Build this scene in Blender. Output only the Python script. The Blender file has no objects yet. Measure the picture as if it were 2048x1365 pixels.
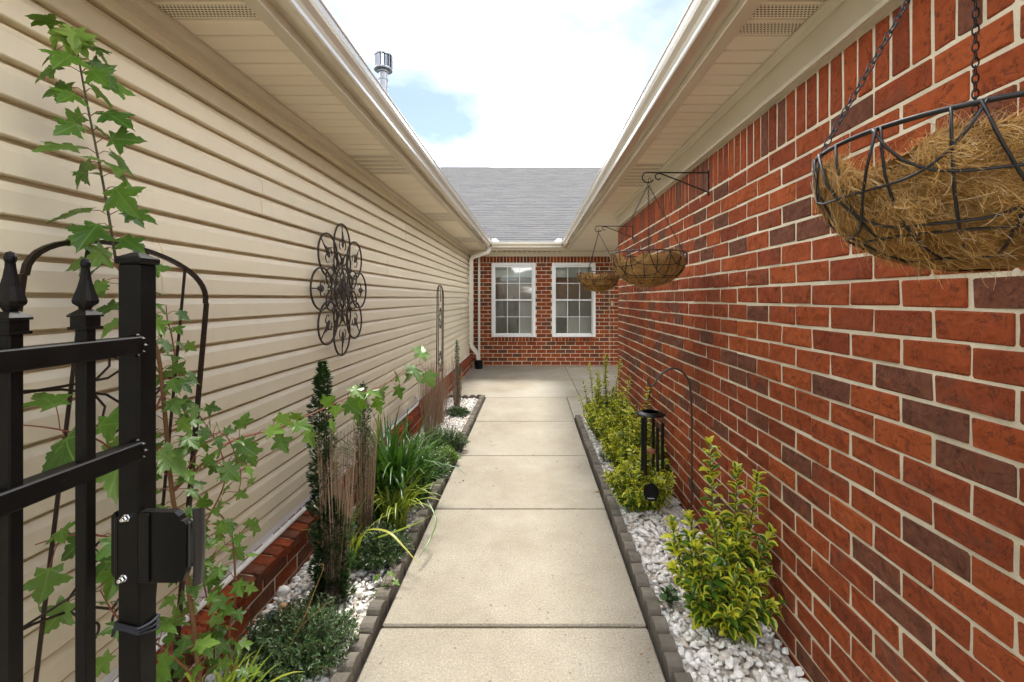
import bpy, bmesh, math, random
import numpy as np
from mathutils import Vector, Matrix, Quaternion

random.seed(7)
RNG = np.random.default_rng(11)
S = bpy.context.scene
COL = S.collection
PI = math.pi
CAM_H = 1.42

# ---------------------------------------------------------------- camera, world, sun, exposure
cd = bpy.data.cameras.new('camera'); cam = bpy.data.objects.new('camera', cd); COL.objects.link(cam)
cam.location = (0, 0, CAM_H); cam.rotation_euler = (math.radians(90), 0, 0)
cd.sensor_width = 36; cd.lens = 915 / 2048 * 36
cd.shift_x = -39 / 2048; cd.shift_y = -85.5 / 2048
cd.clip_start = .02; cd.clip_end = 2000
S.camera = cam

SUN_EL, SUN_AZ = math.radians(62), math.radians(12)      # azimuth from +Y towards +X
W = bpy.data.worlds.new('World'); S.world = W; W.use_nodes = True
nt = W.node_tree; nt.nodes.clear()
def WN(t, **k):
    n = nt.nodes.new(t)
    for a, b in k.items(): setattr(n, a, b)
    return n
wl = nt.links.new
wout = WN('ShaderNodeOutputWorld'); bg = WN('ShaderNodeBackground'); wl(bg.outputs[0], wout.inputs[0])
sky = WN('ShaderNodeTexSky', sky_type='NISHITA', sun_disc=False, sun_elevation=SUN_EL, sun_rotation=SUN_AZ, altitude=200, air_density=.8, dust_density=.7, ozone_density=.35)
bg.inputs[1].default_value = .05
tc = WN('ShaderNodeTexCoord'); sp = WN('ShaderNodeSeparateXYZ'); wl(tc.outputs['Generated'], sp.inputs[0])
zz = WN('ShaderNodeMath', operation='MAXIMUM'); wl(sp.outputs[2], zz.inputs[0]); zz.inputs[1].default_value = 0.0
za = WN('ShaderNodeMath', operation='ADD'); wl(zz.outputs[0], za.inputs[0]); za.inputs[1].default_value = .22
dx = WN('ShaderNodeMath', operation='DIVIDE'); wl(sp.outputs[0], dx.inputs[0]); wl(za.outputs[0], dx.inputs[1])
dy = WN('ShaderNodeMath', operation='DIVIDE'); wl(sp.outputs[1], dy.inputs[0]); wl(za.outputs[0], dy.inputs[1])
cb = WN('ShaderNodeCombineXYZ'); wl(dx.outputs[0], cb.inputs[0]); wl(dy.outputs[0], cb.inputs[1]); cb.inputs[2].default_value = 21.7
cn = WN('ShaderNodeTexNoise'); cn.inputs['Scale'].default_value = 1.9; cn.inputs['Detail'].default_value = 7; cn.inputs['Roughness'].default_value = .52
cn.inputs['Distortion'].default_value = .25
wl(cb.outputs[0], cn.inputs['Vector'])
cr = WN('ShaderNodeValToRGB'); wl(cn.outputs[0], cr.inputs[0])
for _p, _v in ((.485, .022), (.56, .065)):
    _e = cr.color_ramp.elements.new(_p); _e.color = (_v, _v, _v, 1)
cr.color_ramp.elements[0].position = .405; cr.color_ramp.elements[0].color = (.006, .006, .006, 1)
cr.color_ramp.elements[3].position = .685; cr.color_ramp.elements[3].color = (1, 1, 1, 1)
mx = WN('ShaderNodeMix', data_type='RGBA'); wl(cr.outputs[0], mx.inputs[0]); wl(sky.outputs[0], mx.inputs[6])
mx.inputs[7].default_value = (97.0, 95.0, 91.0, 1)
wl(mx.outputs[2], bg.inputs[0])

sl = bpy.data.lights.new('sun', 'SUN'); sun = bpy.data.objects.new('sun', sl); COL.objects.link(sun)
sl.energy = 1.4; sl.angle = math.radians(12); sl.color = (1, .95, .87)
sdir = Vector((math.sin(SUN_AZ) * math.cos(SUN_EL), math.cos(SUN_AZ) * math.cos(SUN_EL), math.sin(SUN_EL)))
sun.rotation_euler = sdir.to_track_quat('Z', 'Y').to_euler(); sun.location = sdir * 40
S.view_settings.view_transform = 'Standard'; S.view_settings.look = 'None'
S.view_settings.exposure = 2.18; S.view_settings.gamma = 1; S.view_settings.use_curve_mapping = False
S.render.engine = 'CYCLES'
S.cycles.max_bounces = 8; S.cycles.diffuse_bounces = 5; S.cycles.transparent_max_bounces = 12

# ---------------------------------------------------------------- helpers
def at(px, py, Y):
    return Vector(((px - 1063) / 915 * Y, Y, CAM_H - (py - 597) / 915 * Y))

def in_frame(p):
    if p[1] < .2: return False
    x = 1063 + 915 * p[0] / p[1]; y = 597 - 915 * (p[2] - CAM_H) / p[1]
    return -20 < x < 2068 and -20 < y < 1385

WL = {}
def wloc(o): return WL.get(o.name, Vector((0, 0, 0)))

def tag(o, label=None, cat=None, group=None, kind=None):
    if label: o['label'] = label
    if cat: o['category'] = cat
    if group: o['group'] = group
    if kind: o['kind'] = kind
    return o

def empty(name, loc, label=None, cat=None, group=None, rot=None):
    o = bpy.data.objects.new(name, None); COL.objects.link(o)
    o.empty_display_size = .05
    o.location = loc
    if rot: o.rotation_euler = rot
    WL[o.name] = Vector(loc)
    return tag(o, label, cat, group)

def add_obj(name, me, parent=None, loc=None, mw=None):
    """link an object that uses mesh data me; loc / mw in world space"""
    o = bpy.data.objects.new(name, me); COL.objects.link(o)
    base = Vector((0, 0, 0))
    if parent is not None:
        o.parent = parent; base = wloc(parent)
    if mw is not None:
        o.matrix_basis = Matrix.Translation(-base) @ mw
        WL[o.name] = mw.translation.copy()
    else:
        l = Vector(loc) if loc is not None else base
        o.location = l - base
        WL[o.name] = l
    return o

class MB:
    def __init__(s): s.v = []; s.f = []; s.m = []
    def add(s, vs, fs, mi=0):
        o = len(s.v)
        s.v.extend([tuple(p) for p in vs])
        s.f.extend([tuple(i + o for i in f) for f in fs])
        if isinstance(mi, (list, tuple)): s.m.extend(mi)
        else: s.m.extend([mi] * len(fs))
    def box(s, x0, x1, y0, y1, z0, z1, mi=0, M=None):
        vs = [Vector((x, y, z)) for x in (x0, x1) for y in (y0, y1) for z in (z0, z1)]
        if M is not None: vs = [M @ v for v in vs]
        s.add(vs, [(0, 1, 3, 2), (4, 6, 7, 5), (0, 4, 5, 1), (2, 3, 7, 6), (0, 2, 6, 4), (1, 5, 7, 3)], mi)
    def cbox(s, x0, x1, y0, y1, z0, z1, c=.004, mi=0, M=None, jit=0, rng=None):
        """chamfered box, 44 triangles"""
        lo = (x0, y0, z0); hi = (x1, y1, z1)
        idx = {}; vs = []
        for sx in (0, 1):
            for sy in (0, 1):
                for sz in (0, 1):
                    b = [hi[i] if k else lo[i] for i, k in enumerate((sx, sy, sz))]
                    ins = [(-c if k else c) for k in (sx, sy, sz)]
                    for ax in range(3):
                        p = [b[i] + (0 if i == ax else ins[i]) for i in range(3)]
                        if jit: p = [q + rng.uniform(-jit, jit) for q in p]
                        idx[(sx, sy, sz, ax)] = len(vs); vs.append(Vector(p))
        fs = []
        for ax in range(3):
            o1, o2 = (ax + 1) % 3, (ax + 2) % 3
            for k in (0, 1):
                q = []
                for a, b in ((0, 0), (1, 0), (1, 1), (0, 1)):
                    c3 = [0, 0, 0]; c3[ax] = k; c3[o1] = a; c3[o2] = b
                    q.append(idx[(c3[0], c3[1], c3[2], ax)])
                fs.append(tuple(q if k else q[::-1]))
            for a in (0, 1):
                for b in (0, 1):
                    c0 = [0, 0, 0]; c0[o1] = a; c0[o2] = b
                    c1 = list(c0); c1[ax] = 1
                    q = [idx[(*c0, o1)], idx[(*c1, o1)], idx[(*c1, o2)], idx[(*c0, o2)]]
                    fs.append(tuple(q if a != b else q[::-1]))
        for sx in (0, 1):
            for sy in (0, 1):
                for sz in (0, 1):
                    q = [idx[(sx, sy, sz, ax)] for ax in range(3)]
                    fs.append(tuple(q if (sx + sy + sz) % 2 else q[::-1]))
        if M is not None: vs = [M @ v for v in vs]
        s.add(vs, fs, mi)
    def tube(s, pts, r, n=6, closed=False, mi=0, flat=None):
        pts = [Vector(p) for p in pts]
        k = len(pts)
        if k < 2: return
        rr = r if isinstance(r, (list, tuple)) else [r] * k
        tans = []
        for i in range(k):
            a = pts[(i - 1) % k] if (closed or i > 0) else pts[i]
            b = pts[(i + 1) % k] if (closed or i < k - 1) else pts[i]
            t = (b - a)
            tans.append(t.normalized() if t.length > 1e-9 else Vector((0, 0, 1)))
        up = Vector((0, 0, 1)) if abs(tans[0].z) < .9 else Vector((1, 0, 0))
        nrm = (up - tans[0] * up.dot(tans[0])).normalized()
        vs = []
        for i in range(k):
            nrm = nrm - tans[i] * nrm.dot(tans[i])
            nrm = nrm.normalized() if nrm.length > 1e-6 else tans[i].orthogonal().normalized()
            bi = tans[i].cross(nrm)
            for j in range(n):
                a = 2 * PI * j / n + (PI / n if n == 4 else 0)
                vs.append(pts[i] + (nrm * math.cos(a) + bi * math.sin(a)) * rr[i])
        fs = []
        for i in range(k if closed else k - 1):
            i2 = (i + 1) % k
            for j in range(n):
                j2 = (j + 1) % n
                fs.append((i * n + j, i * n + j2, i2 * n + j2, i2 * n + j))
        if not closed:
            fs.append(tuple(range(n - 1, -1, -1))); fs.append(tuple((k - 1) * n + j for j in range(n)))
        s.add(vs, fs, mi)
    def lathe(s, prof, n=16, c=(0, 0, 0), mi=0, M=None):
        vs = []
        for r, z in prof:
            for j in range(n):
                a = 2 * PI * j / n
                p = Vector((r * math.cos(a), r * math.sin(a), z))
                if M is not None: p = M @ p
                vs.append(p + Vector(c))
        fs = []
        for i in range(len(prof) - 1):
            for j in range(n):
                j2 = (j + 1) % n
                fs.append((i * n + j, i * n + j2, (i + 1) * n + j2, (i + 1) * n + j))
        if prof[0][0] > 1e-6: fs.append(tuple(range(n - 1, -1, -1)))
        if prof[-1][0] > 1e-6: fs.append(tuple((len(prof) - 1) * n + j for j in range(n)))
        s.add(vs, fs, mi)
    def prism(s, poly, axis, a0, a1, mi=0):
        """extrude a 2-D polygon; axis 'y': poly=(x,z); 'x': poly=(y,z); 'z': poly=(x,y)"""
        def p3(p, a):
            return {'y': (p[0], a, p[1]), 'x': (a, p[0], p[1]), 'z': (p[0], p[1], a)}[axis]
        n = len(poly)
        vs = [p3(p, a0) for p in poly] + [p3(p, a1) for p in poly]
        fs = [(i, (i + 1) % n, n + (i + 1) % n, n + i) for i in range(n)]
        fs += [tuple(range(n - 1, -1, -1)), tuple(range(n, 2 * n))]
        s.add(vs, fs, mi)
    def mesh(s, name, mats, origin=(0, 0, 0), smooth=False, fix=True):
        me = bpy.data.meshes.new(name)
        o = Vector(origin)
        me.from_pydata([(v[0] - o[0], v[1] - o[1], v[2] - o[2]) for v in s.v], [], s.f)
        if not isinstance(mats, (list, tuple)): mats = [mats]
        for m in mats: me.materials.append(m)
        if len(mats) > 1: me.polygons.foreach_set('material_index', s.m)
        if fix and len(s.f) < 60000:
            bm = bmesh.new(); bm.from_mesh(me); bmesh.ops.recalc_face_normals(bm, faces=bm.faces); bm.to_mesh(me); bm.free()
        if smooth:
            me.polygons.foreach_set('use_smooth', [True] * len(me.polygons))
        me.update()
        return me
    def build(s, name, mats, parent=None, origin=None, smooth=False, local=False, fix=True):
        """world-space vertices become one mesh object (local=True: vertices already relative to the parent)"""
        if local:
            me = s.mesh(name, mats, (0, 0, 0), smooth, fix)
            o = bpy.data.objects.new(name, me); COL.objects.link(o)
            if parent is not None: o.parent = parent; WL[o.name] = wloc(parent).copy()
            return o
        og = Vector(origin) if origin is not None else (wloc(parent) if parent is not None else Vector((0, 0, 0)))
        me = s.mesh(name, mats, og, smooth, fix)
        return add_obj(name, me, parent, og)

def copy_tree(o, kids, parent=None):
    c = o.copy(); COL.objects.link(c)
    if parent is not None: c.parent = parent
    for k in kids.get(o.name, []): copy_tree(k, kids, c)
    return c
def kid_map(root):
    m = {}
    for o in bpy.data.objects:
        if o.parent is not None: m.setdefault(o.parent.name, []).append(o)
    return m

# ---------------------------------------------------------------- materials
class G:
    def __init__(s, name):
        s.mat = bpy.data.materials.new(name); s.mat.use_nodes = True
        s.nt = s.mat.node_tree; s.b = s.nt.nodes['Principled BSDF']; s.out = s.nt.nodes['Material Output']
    def n(s, t, **k):
        x = s.nt.nodes.new(t)
        for a, b in k.items(): setattr(x, a, b)
        return x
    def put(s, sock, v):
        if isinstance(v, bpy.types.NodeSocket): s.nt.links.new(v, sock)
        elif v is not None:
            sock.default_value = (*v, 1) if isinstance(v, tuple) and len(v) == 3 and sock.type == 'RGBA' else v
    def math(s, op, a, b=None, c=None):
        m = s.n('ShaderNodeMath', operation=op)
        s.put(m.inputs[0], a); s.put(m.inputs[1], b); s.put(m.inputs[2], c)
        return m.outputs[0]
    def pos(s): return s.n('ShaderNodeNewGeometry').outputs['Position']
    def obj(s): return s.n('ShaderNodeTexCoord').outputs['Object']
    def island(s): return s.n('ShaderNodeNewGeometry').outputs['Random Per Island']
    def rnd(s): return s.n('ShaderNodeObjectInfo').outputs['Random']
    def mapv(s, v, scale=(1, 1, 1), loc=(0, 0, 0), rot=(0, 0, 0)):
        m = s.n('ShaderNodeMapping'); s.put(m.inputs[0], v)
        m.inputs['Scale'].default_value = scale; m.inputs['Location'].default_value = loc; m.inputs['Rotation'].default_value = rot
        return m.outputs[0]
    def noise(s, v, scale=5, detail=3, rough=.5, dist=0, col=False):
        m = s.n('ShaderNodeTexNoise'); s.put(m.inputs['Vector'], v)
        m.inputs['Scale'].default_value = scale; m.inputs['Detail'].default_value = detail
        m.inputs['Roughness'].default_value = rough; m.inputs['Distortion'].default_value = dist
        return m.outputs[1 if col else 0]
    def vor(s, v, scale=5, feature='F1', out=0, rnd=1):
        m = s.n('ShaderNodeTexVoronoi', feature=feature); s.put(m.inputs['Vector'], v); m.inputs['Scale'].default_value = scale
        m.inputs['Randomness'].default_value = rnd
        return m.outputs[out]
    def ramp(s, f, stops, interp='LINEAR'):
        m = s.n('ShaderNodeValToRGB'); s.put(m.inputs[0], f)
        r = m.color_ramp; r.interpolation = interp
        while len(r.elements) < len(stops): r.elements.new(.5)
        for e, (p, c) in zip(r.elements, stops):
            e.position = p; e.color = (*c, 1) if isinstance(c, tuple) else (c, c, c, 1)
        return m.outputs[0]
    def mix(s, f, a, b, blend='MIX'):
        m = s.n('ShaderNodeMix', data_type='RGBA', blend_type=blend)
        s.put(m.inputs[0], f); s.put(m.inputs[6], a); s.put(m.inputs[7], b)
        return m.outputs[2]
    def bump(s, h, strength=.4, dist=.005, nrm=None):
        m = s.n('ShaderNodeBump'); s.put(m.inputs['Height'], h)
        m.inputs['Strength'].default_value = strength; m.inputs['Distance'].default_value = dist
        if nrm is not None: s.put(m.inputs['Normal'], nrm)
        s.nt.links.new(m.outputs[0], s.b.inputs['Normal']); return m.outputs[0]
    def set(s, col=None, rough=None, metal=None, spec=None):
        if col is not None: s.put(s.b.inputs['Base Color'], col)
        if rough is not None: s.put(s.b.inputs['Roughness'], rough)
        if metal is not None: s.put(s.b.inputs['Metallic'], metal)
        if spec is not None: s.put(s.b.inputs['Specular IOR Level'], spec)
        return s

def hsv_var(g, col, fac, amt=.25):
    """multiply a colour by 1 +- amt/2 after a 0..1 factor"""
    k = g.math('MULTIPLY_ADD', fac, amt, 1 - amt / 2)
    m = g.n('ShaderNodeMix', data_type='RGBA', blend_type='MULTIPLY'); m.inputs[0].default_value = 1
    g.put(m.inputs[6], col)
    c = g.n('ShaderNodeCombineColor'); 
    for i in range(3): g.nt.links.new(k, c.inputs[i])
    g.nt.links.new(c.outputs[0], m.inputs[7])
    return m.outputs[2]

def simple(name, col, rough=.5, metal=0, spec=.5, nscale=12, namt=.2, bump=0, bscale=60, bdist=.002, rnd=0):
    g = G(name); p = g.pos()
    c = hsv_var(g, col, g.noise(p, nscale, 4, .6), namt * 2)
    if rnd: c = hsv_var(g, c, g.rnd(), rnd)
    g.set(c, rough, metal, spec)
    if bump: g.bump(g.noise(p, bscale, 4, .6), bump, bdist)
    return g.mat

def brick_mat(name, per_island):
    g = G(name); p = g.pos()
    r = g.island() if per_island else g.rnd()
    red = g.ramp(r, [(0, (.26, .053, .0145)), (.17, (.35, .080, .020)), (.33, (.195, .040, .0135)), (.5, (.305, .065, .017)), (.68, (.22, .043, .013)), (.84, (.28, .065, .020)), (1, (.19, .046, .018))])
    off = g.n('ShaderNodeVectorMath', operation='ADD'); g.put(off.inputs[0], p)
    cx = g.n('ShaderNodeCombineXYZ'); g.put(cx.inputs[0], g.math('MULTIPLY', r, 37.0)); g.put(cx.inputs[2], g.math('MULTIPLY', r, 11.0)); g.put(off.inputs[1], cx.outputs[0])
    q = off.outputs[0]
    c = hsv_var(g, red, g.noise(q, 26, 5, .65), .6)
    # flashed (dark) firing marks: mostly on some bricks, patches on others
    bias = g.ramp(r, [(0, .0), (.55, .10), (.76, .30), (.84, .62), (.93, .48), (1, .66)])
    f = g.ramp(g.math('ADD', g.noise(q, 11, 5, .62, .8), g.math('SUBTRACT', bias, .30)), [(.44, 0.0), (.66, 1.0)])
    c = g.mix(g.math('MULTIPLY', f, .76), c, g.ramp(g.noise(q, 40, 4, .6), [(.3, (.075, .036, .024)), (.7, (.155, .068, .040))]))
    lime = g.ramp(g.noise(q, 75, 3, .6), [(.70, 0.0), (.78, 1.0)])
    c = g.mix(g.math('MULTIPLY', lime, .28), c, (.46, .34, .25))
    g.set(c, .88, spec=.22)
    # rustic bark texture: torn ledges of different depth, pits and grit
    w = g.n('ShaderNodeVectorMath', operation='MULTIPLY_ADD')
    g.put(w.inputs[0], g.noise(q, 55, 4, .7, 0, True)); w.inputs[1].default_value = (.022, .022, .022); g.put(w.inputs[2], g.mapv(q, (1, 1, .8)))
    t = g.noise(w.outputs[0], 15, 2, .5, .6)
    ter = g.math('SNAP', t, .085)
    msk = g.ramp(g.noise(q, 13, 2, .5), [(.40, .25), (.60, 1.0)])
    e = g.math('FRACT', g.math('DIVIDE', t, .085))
    crack_shade = g.math('MULTIPLY', g.math('LESS_THAN', e, .24), g.ramp(g.noise(q, 24, 3, .55), [(.44, 0.0), (.52, 1.0)]))
    c = g.mix(g.math('MULTIPLY', crack_shade, .55), c, (.055, .022, .014)); g.set(c)  # crevice shade of the cracks painted into the colour along the ledge steps
    h = g.math('ADD', g.math('MULTIPLY', g.math('MULTIPLY', ter, 3.4), msk), g.math('ADD', g.math('MULTIPLY', g.noise(q, 150, 5, .75), .42), g.math('MULTIPLY', g.noise(g.mapv(q, (1, 1, .25)), 60, 3, .6), .3)))
    g.bump(h, 1.0, .0085)
    return g.mat

def foliage_mat(name, cols, per_island=True, trans=.3, rough=.42, spec=.4, nvar=.3):
    g = G(name)
    r = g.island() if per_island else g.rnd()
    n = len(cols)
    c = g.ramp(r, [(i / max(1, n - 1), k) for i, k in enumerate(cols)])
    c = hsv_var(g, c, g.noise(g.pos(), 70, 3, .6), nvar)
    g.set(c, rough, spec=spec)
    t = g.n('ShaderNodeBsdfTranslucent'); g.put(t.inputs[0], g.mix(1.0, c, (1.0, .95, .45), 'MULTIPLY'))
    m = g.n('ShaderNodeMixShader'); m.inputs[0].default_value = trans
    g.nt.links.new(g.b.outputs[0], m.inputs[1]); g.nt.links.new(t.outputs[0], m.inputs[2]); g.nt.links.new(m.outputs[0], g.out.inputs[0])
    return g.mat

M = {}
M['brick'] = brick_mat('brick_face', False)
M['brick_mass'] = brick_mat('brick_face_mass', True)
g = G('mortar'); p = g.pos()
c = g.mix(g.ramp(g.noise(p, 7, 3), [(.35, 0.0), (.7, 1.0)]), (.66, .595, .445), (.52, .46, .335))
c = hsv_var(g, c, g.noise(p, 160, 3, .7), .4); g.set(c, .95, spec=.15)
g.bump(g.noise(p, 170, 5, .75), .7, .003); M['mortar'] = g.mat

g = G('vinyl_siding'); p = g.pos()
c = hsv_var(g, (.73, .64, .468), g.noise(g.mapv(p, (1, .25, 1)), 2.2, 4, .6), .12)
streak = g.ramp(g.noise(g.mapv(p, (1, 6, .5)), 2.5, 4, .65), [(.5, 0.0), (.8, 1.0)])
c = g.mix(g.math('MULTIPLY', streak, .10), c, (.36, .30, .22)); c = hsv_var(g, c, g.rnd(), .06)
g.set(c, .42, spec=.4)
h = g.math('ADD', g.noise(g.mapv(p, (1, 3, 70)), 3, 4, .6, .6), g.math('MULTIPLY', g.noise(p, 1.6, 2), 9.0))
g.bump(h, .13, .003); M['siding'] = g.mat

g = G('soffit_vinyl'); p = g.pos()
c = hsv_var(g, (.84, .755, .60), g.noise(p, 3, 4), .1); c = hsv_var(g, c, g.rnd(), .06); g.set(c, .45, spec=.35)
g.bump(g.noise(g.mapv(p, (3, 40, 1)), 4, 3), .06, .002); M['soffit'] = g.mat

g = G('soffit_perforated'); p = g.pos()
sx = g.n('ShaderNodeSeparateXYZ'); g.put(sx.inputs[0], p)
v = g.math('DIVIDE', sx.outputs[1], .0127); row = g.math('FLOOR', v)
u = g.math('ADD', g.math('DIVIDE', sx.outputs[0], .0127), g.math('MULTIPLY', g.math('MODULO', row, 2.0), .5))
du = g.math('SUBTRACT', g.math('FRACT', u), .5); dv = g.math('SUBTRACT', g.math('FRACT', v), .5)
rad = g.math('SQRT', g.math('ADD', g.math('MULTIPLY', du, du), g.math('MULTIPLY', g.math('MULTIPLY', dv, dv), 1.6)))
hole = g.math('LESS_THAN', rad, .37)
band = g.math('FRACT', g.math('DIVIDE', sx.outputs[1], .1016))
inb = g.math('MULTIPLY', g.math('GREATER_THAN', band, .19), g.math('LESS_THAN', band, .83))
hole = g.math('MULTIPLY', hole, inb)
g.set(g.mix(hole, (.82, .735, .58), (.015, .011, .008)), .5, spec=.3); M['vent'] = g.mat

M['gutter'] = simple('gutter_enamel', (.66, .60, .485), .22, .45, .6, 5, .06, .04, 25, .002)
M['fascia'] = simple('fascia_cream', (.64, .57, .44), .45, 0, .4, 6, .08, .05, 40)
M['frieze'] = simple('frieze_cream', (.66, .61, .475), .5, 0, .4, 6, .07, .04, 60)
M['white'] = simple('white_vinyl', (.83, .83, .82), .38, 0, .45, 6, .03)
M['trim_white'] = simple('white_trim_weathered', (.80, .79, .75), .42, 0, .4, 9, .10)
M['downspout'] = simple('downspout_cream', (.74, .71, .62), .35, 0, .45, 5, .05)

g = G('concrete_path'); p = g.pos()
c = g.mix(g.ramp(g.noise(p, 1.6, 5, .6), [(.3, 0.0), (.72, 1.0)]), (.285, .255, .198), (.36, .332, .272))
c = hsv_var(g, c, g.noise(p, 9, 5, .7), .3)
stain = g.ramp(g.noise(p, 2.6, 6, .7, .8), [(.54, 0.0), (.70, 1.0)])
c = g.mix(g.math('MULTIPLY', stain, .25), c, (.19, .155, .105))
c = hsv_var(g, c, g.noise(p, 110, 5, .85), 2.1)
s1 = g.ramp(g.vor(p, 115, 'F1', 0), [(.16, 1.0), (.24, 0.0)]); s1c = g.vor(p, 115, 'F1', 1)
sc = g.n('ShaderNodeSeparateColor'); g.put(sc.inputs[0], s1c)
pick = g.math('GREATER_THAN', sc.outputs[0], .45)
c = g.mix(g.math('MULTIPLY', g.math('MULTIPLY', s1, pick), .95), c, g.mix(sc.outputs[1], (.17, .135, .10), (.62, .52, .36)))
s2 = g.ramp(g.vor(p, 26, 'F1', 0), [(.10, 1.0), (.14, 0.0)]); s2n = g.n('ShaderNodeSeparateColor'); g.put(s2n.inputs[0], g.vor(p, 26, 'F1', 1))
c = g.mix(g.math('MULTIPLY', g.math('MULTIPLY', s2, g.math('GREATER_THAN', s2n.outputs[0], .72)), .8), c, (.12, .105, .10))
g.set(c, .9, spec=.25)
g.bump(g.math('ADD', g.noise(p, 240, 4, .75), g.math('MULTIPLY', s1, -.5)), .55, .003); M['concrete'] = g.mat

g = G('concrete_patio'); p = g.pos()
c = g.mix(g.ramp(g.noise(p, 1.1, 6, .65, .4), [(.35, 0.0), (.65, 1.0)]), (.265, .23, .17), (.36, .335, .28))
c = hsv_var(g, c, g.noise(p, 30, 5, .7), .3); g.set(c, g.ramp(g.noise(p, 1.3, 3), [(.4, .55), (.6, .85)]), spec=.35)
g.bump(g.noise(p, 120, 4, .7), .4, .003); M['patio'] = g.mat

M['edging'] = simple('edging_concrete', (.17, .152, .125), .95, 0, .15, 30, .3, .9, 150, .004, .35)
g = G('soil'); p = g.pos(); c = hsv_var(g, (.10, .075, .05), g.noise(p, 20, 5, .7), .8); g.set(c, .95); g.bump(g.noise(p, 60, 5), .8, .02); M['soil'] = g.mat
g = G('gravel_base'); p = g.pos(); c = g.mix(g.noise(p, 40, 4, .7), (.40, .36, .30), (.62, .59, .54)); g.set(c, .9); g.bump(g.vor(p, 45), .9, .02); M['gravel'] = g.mat
def stone_mat(name, isl):
    g = G(name); p = g.pos(); r = g.island() if isl else g.rnd()
    c = g.ramp(r, [(0, (.80, .79, .76)), (.35, (.86, .85, .82)), (.68, (.77, .75, .71)), (.85, (.70, .66, .60)), (.93, (.66, .55, .44)), (.97, (.50, .49, .47)), (1, (.82, .80, .76))])
    v = g.ramp(g.noise(p, 35, 5, .7, 1.5), [(.45, 0.0), (.75, 1.0)])
    c = g.mix(g.math('MULTIPLY', v, .35), c, (.50, .45, .40)); g.set(c, .62, spec=.35)
    g.bump(g.noise(p, 120, 4, .7), .35, .003); return g.mat
M['stone'] = stone_mat('white_marble_chip', False); M['stone_mass'] = stone_mat('white_marble_chip_mass', True)
M['green_rock'] = simple('green_rock', (.045, .075, .062), .6, 0, .4, 40, .5, .5, 80, .004)
M['tan_rock'] = simple('tan_rock', (.42, .27, .14), .65, 0, .4, 40, .4, .5, 80, .004)

def shingle_mat(name, isl):
    g = G(name); p = g.pos(); r = g.island() if isl else g.rnd()
    c = g.ramp(r, [(0, (.088, .089, .093)), (.3, (.114, .112, .114)), (.55, (.097, .100, .098)), (.8, (.120, .114, .116)), (1, (.084, .085, .091))])
    c = hsv_var(g, c, g.noise(p, 2.0, 4, .6), .15); c = hsv_var(g, c, g.noise(p, 60, 4), 1.0); g.set(c, .9, spec=.3)
    g.bump(g.noise(p, 260, 3), .5, .003); return g.mat
M['shingle'] = shingle_mat('asphalt_shingle', False); M['shingle_mass'] = shingle_mat('asphalt_shingle_mass', True)
M['ridge'] = simple('ridge_cap_dark', (.055, .055, .06), .8)
M['galv'] = simple('galvanised_steel', (.30, .31, .325), .45, .7, .5, 18, .2, .06, 60)
M['galv_dark'] = simple('galvanised_dark', (.30, .31, .33), .4, .85, .5, 18, .2)
g = G('black_powdercoat'); p = g.pos()
sp_ = g.ramp(g.noise(p, 420, 2), [(.70, 0.0), (.76, 1.0)])
c = g.mix(g.math('MULTIPLY', sp_, .35), (.0035, .0032, .003), (.10, .09, .08)); c = g.mix(g.math('MULTIPLY', g.ramp(g.noise(p, 22, 4), [(.5, 0.0), (.75, 1.0)]), .5), c, (.009, .007, .006))
g.set(c, g.ramp(g.noise(p, 30, 4), [(.3, .36), (.7, .55)]), spec=.18); g.bump(g.noise(p, 120, 3), .08, .002); M['black'] = g.mat
M['black_plastic'] = simple('black_plastic', (.0035, .0035, .0035), .4, 0, .25, 30, .3)
M['bolt'] = simple('zinc_bolt', (.72, .74, .76), .22, .95)
M['bronze'] = simple('bronze_iron', (.034, .023, .016), .42, .55, .5, 60, .5, .15, 120, .002)
M['medal'] = simple('antique_iron', (.05, .037, .028), .45, .6, .5, 60, .5, .2, 150, .002)
M['iron'] = simple('black_iron', (.014, .013, .013), .4, .3, .5, 50, .4, .1, 120)
M['hook'] = simple('hook_iron', (.06, .055, .05), .45, .5, .5, 50, .4)
M['chain'] = simple('chain_dark', (.028, .026, .028), .4, .6, .5, 80, .4)
M['cord'] = simple('cord_dark', (.015, .018, .026), .8)
g = G('coco_liner'); p = g.obj()
c = g.mix(g.ramp(g.noise(p, 14, 5, .7), [(.3, 0.0), (.7, 1.0)]), (.28, .125, .028), (.58, .34, .11)); c = hsv_var(g, c, g.noise(g.mapv(p, (60, 60, 30)), 4, 4, .7, 2), .8)
g.set(c, .95, spec=.1); g.bump(g.noise(g.mapv(p, (40, 40, 25)), 6, 5, .75, 3), 1.0, .012); M['liner'] = g.mat
M['fibre'] = foliage_mat('coco_fibre', [(.66, .40, .12), (.50, .25, .055), (.72, .48, .18), (.36, .165, .04), (.78, .62, .36)], True, .1, .7, .2, .3)
M['wood'] = simple('chime_wood', (.22, .085, .035), .5, 0, .4, 30, .3)
M['maple'] = foliage_mat('maple_leaf', [(.075, .165, .018), (.11, .225, .026), (.055, .13, .018), (.16, .28, .042), (.085, .185, .022)], False, .28, .38, .45, .35)
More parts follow.
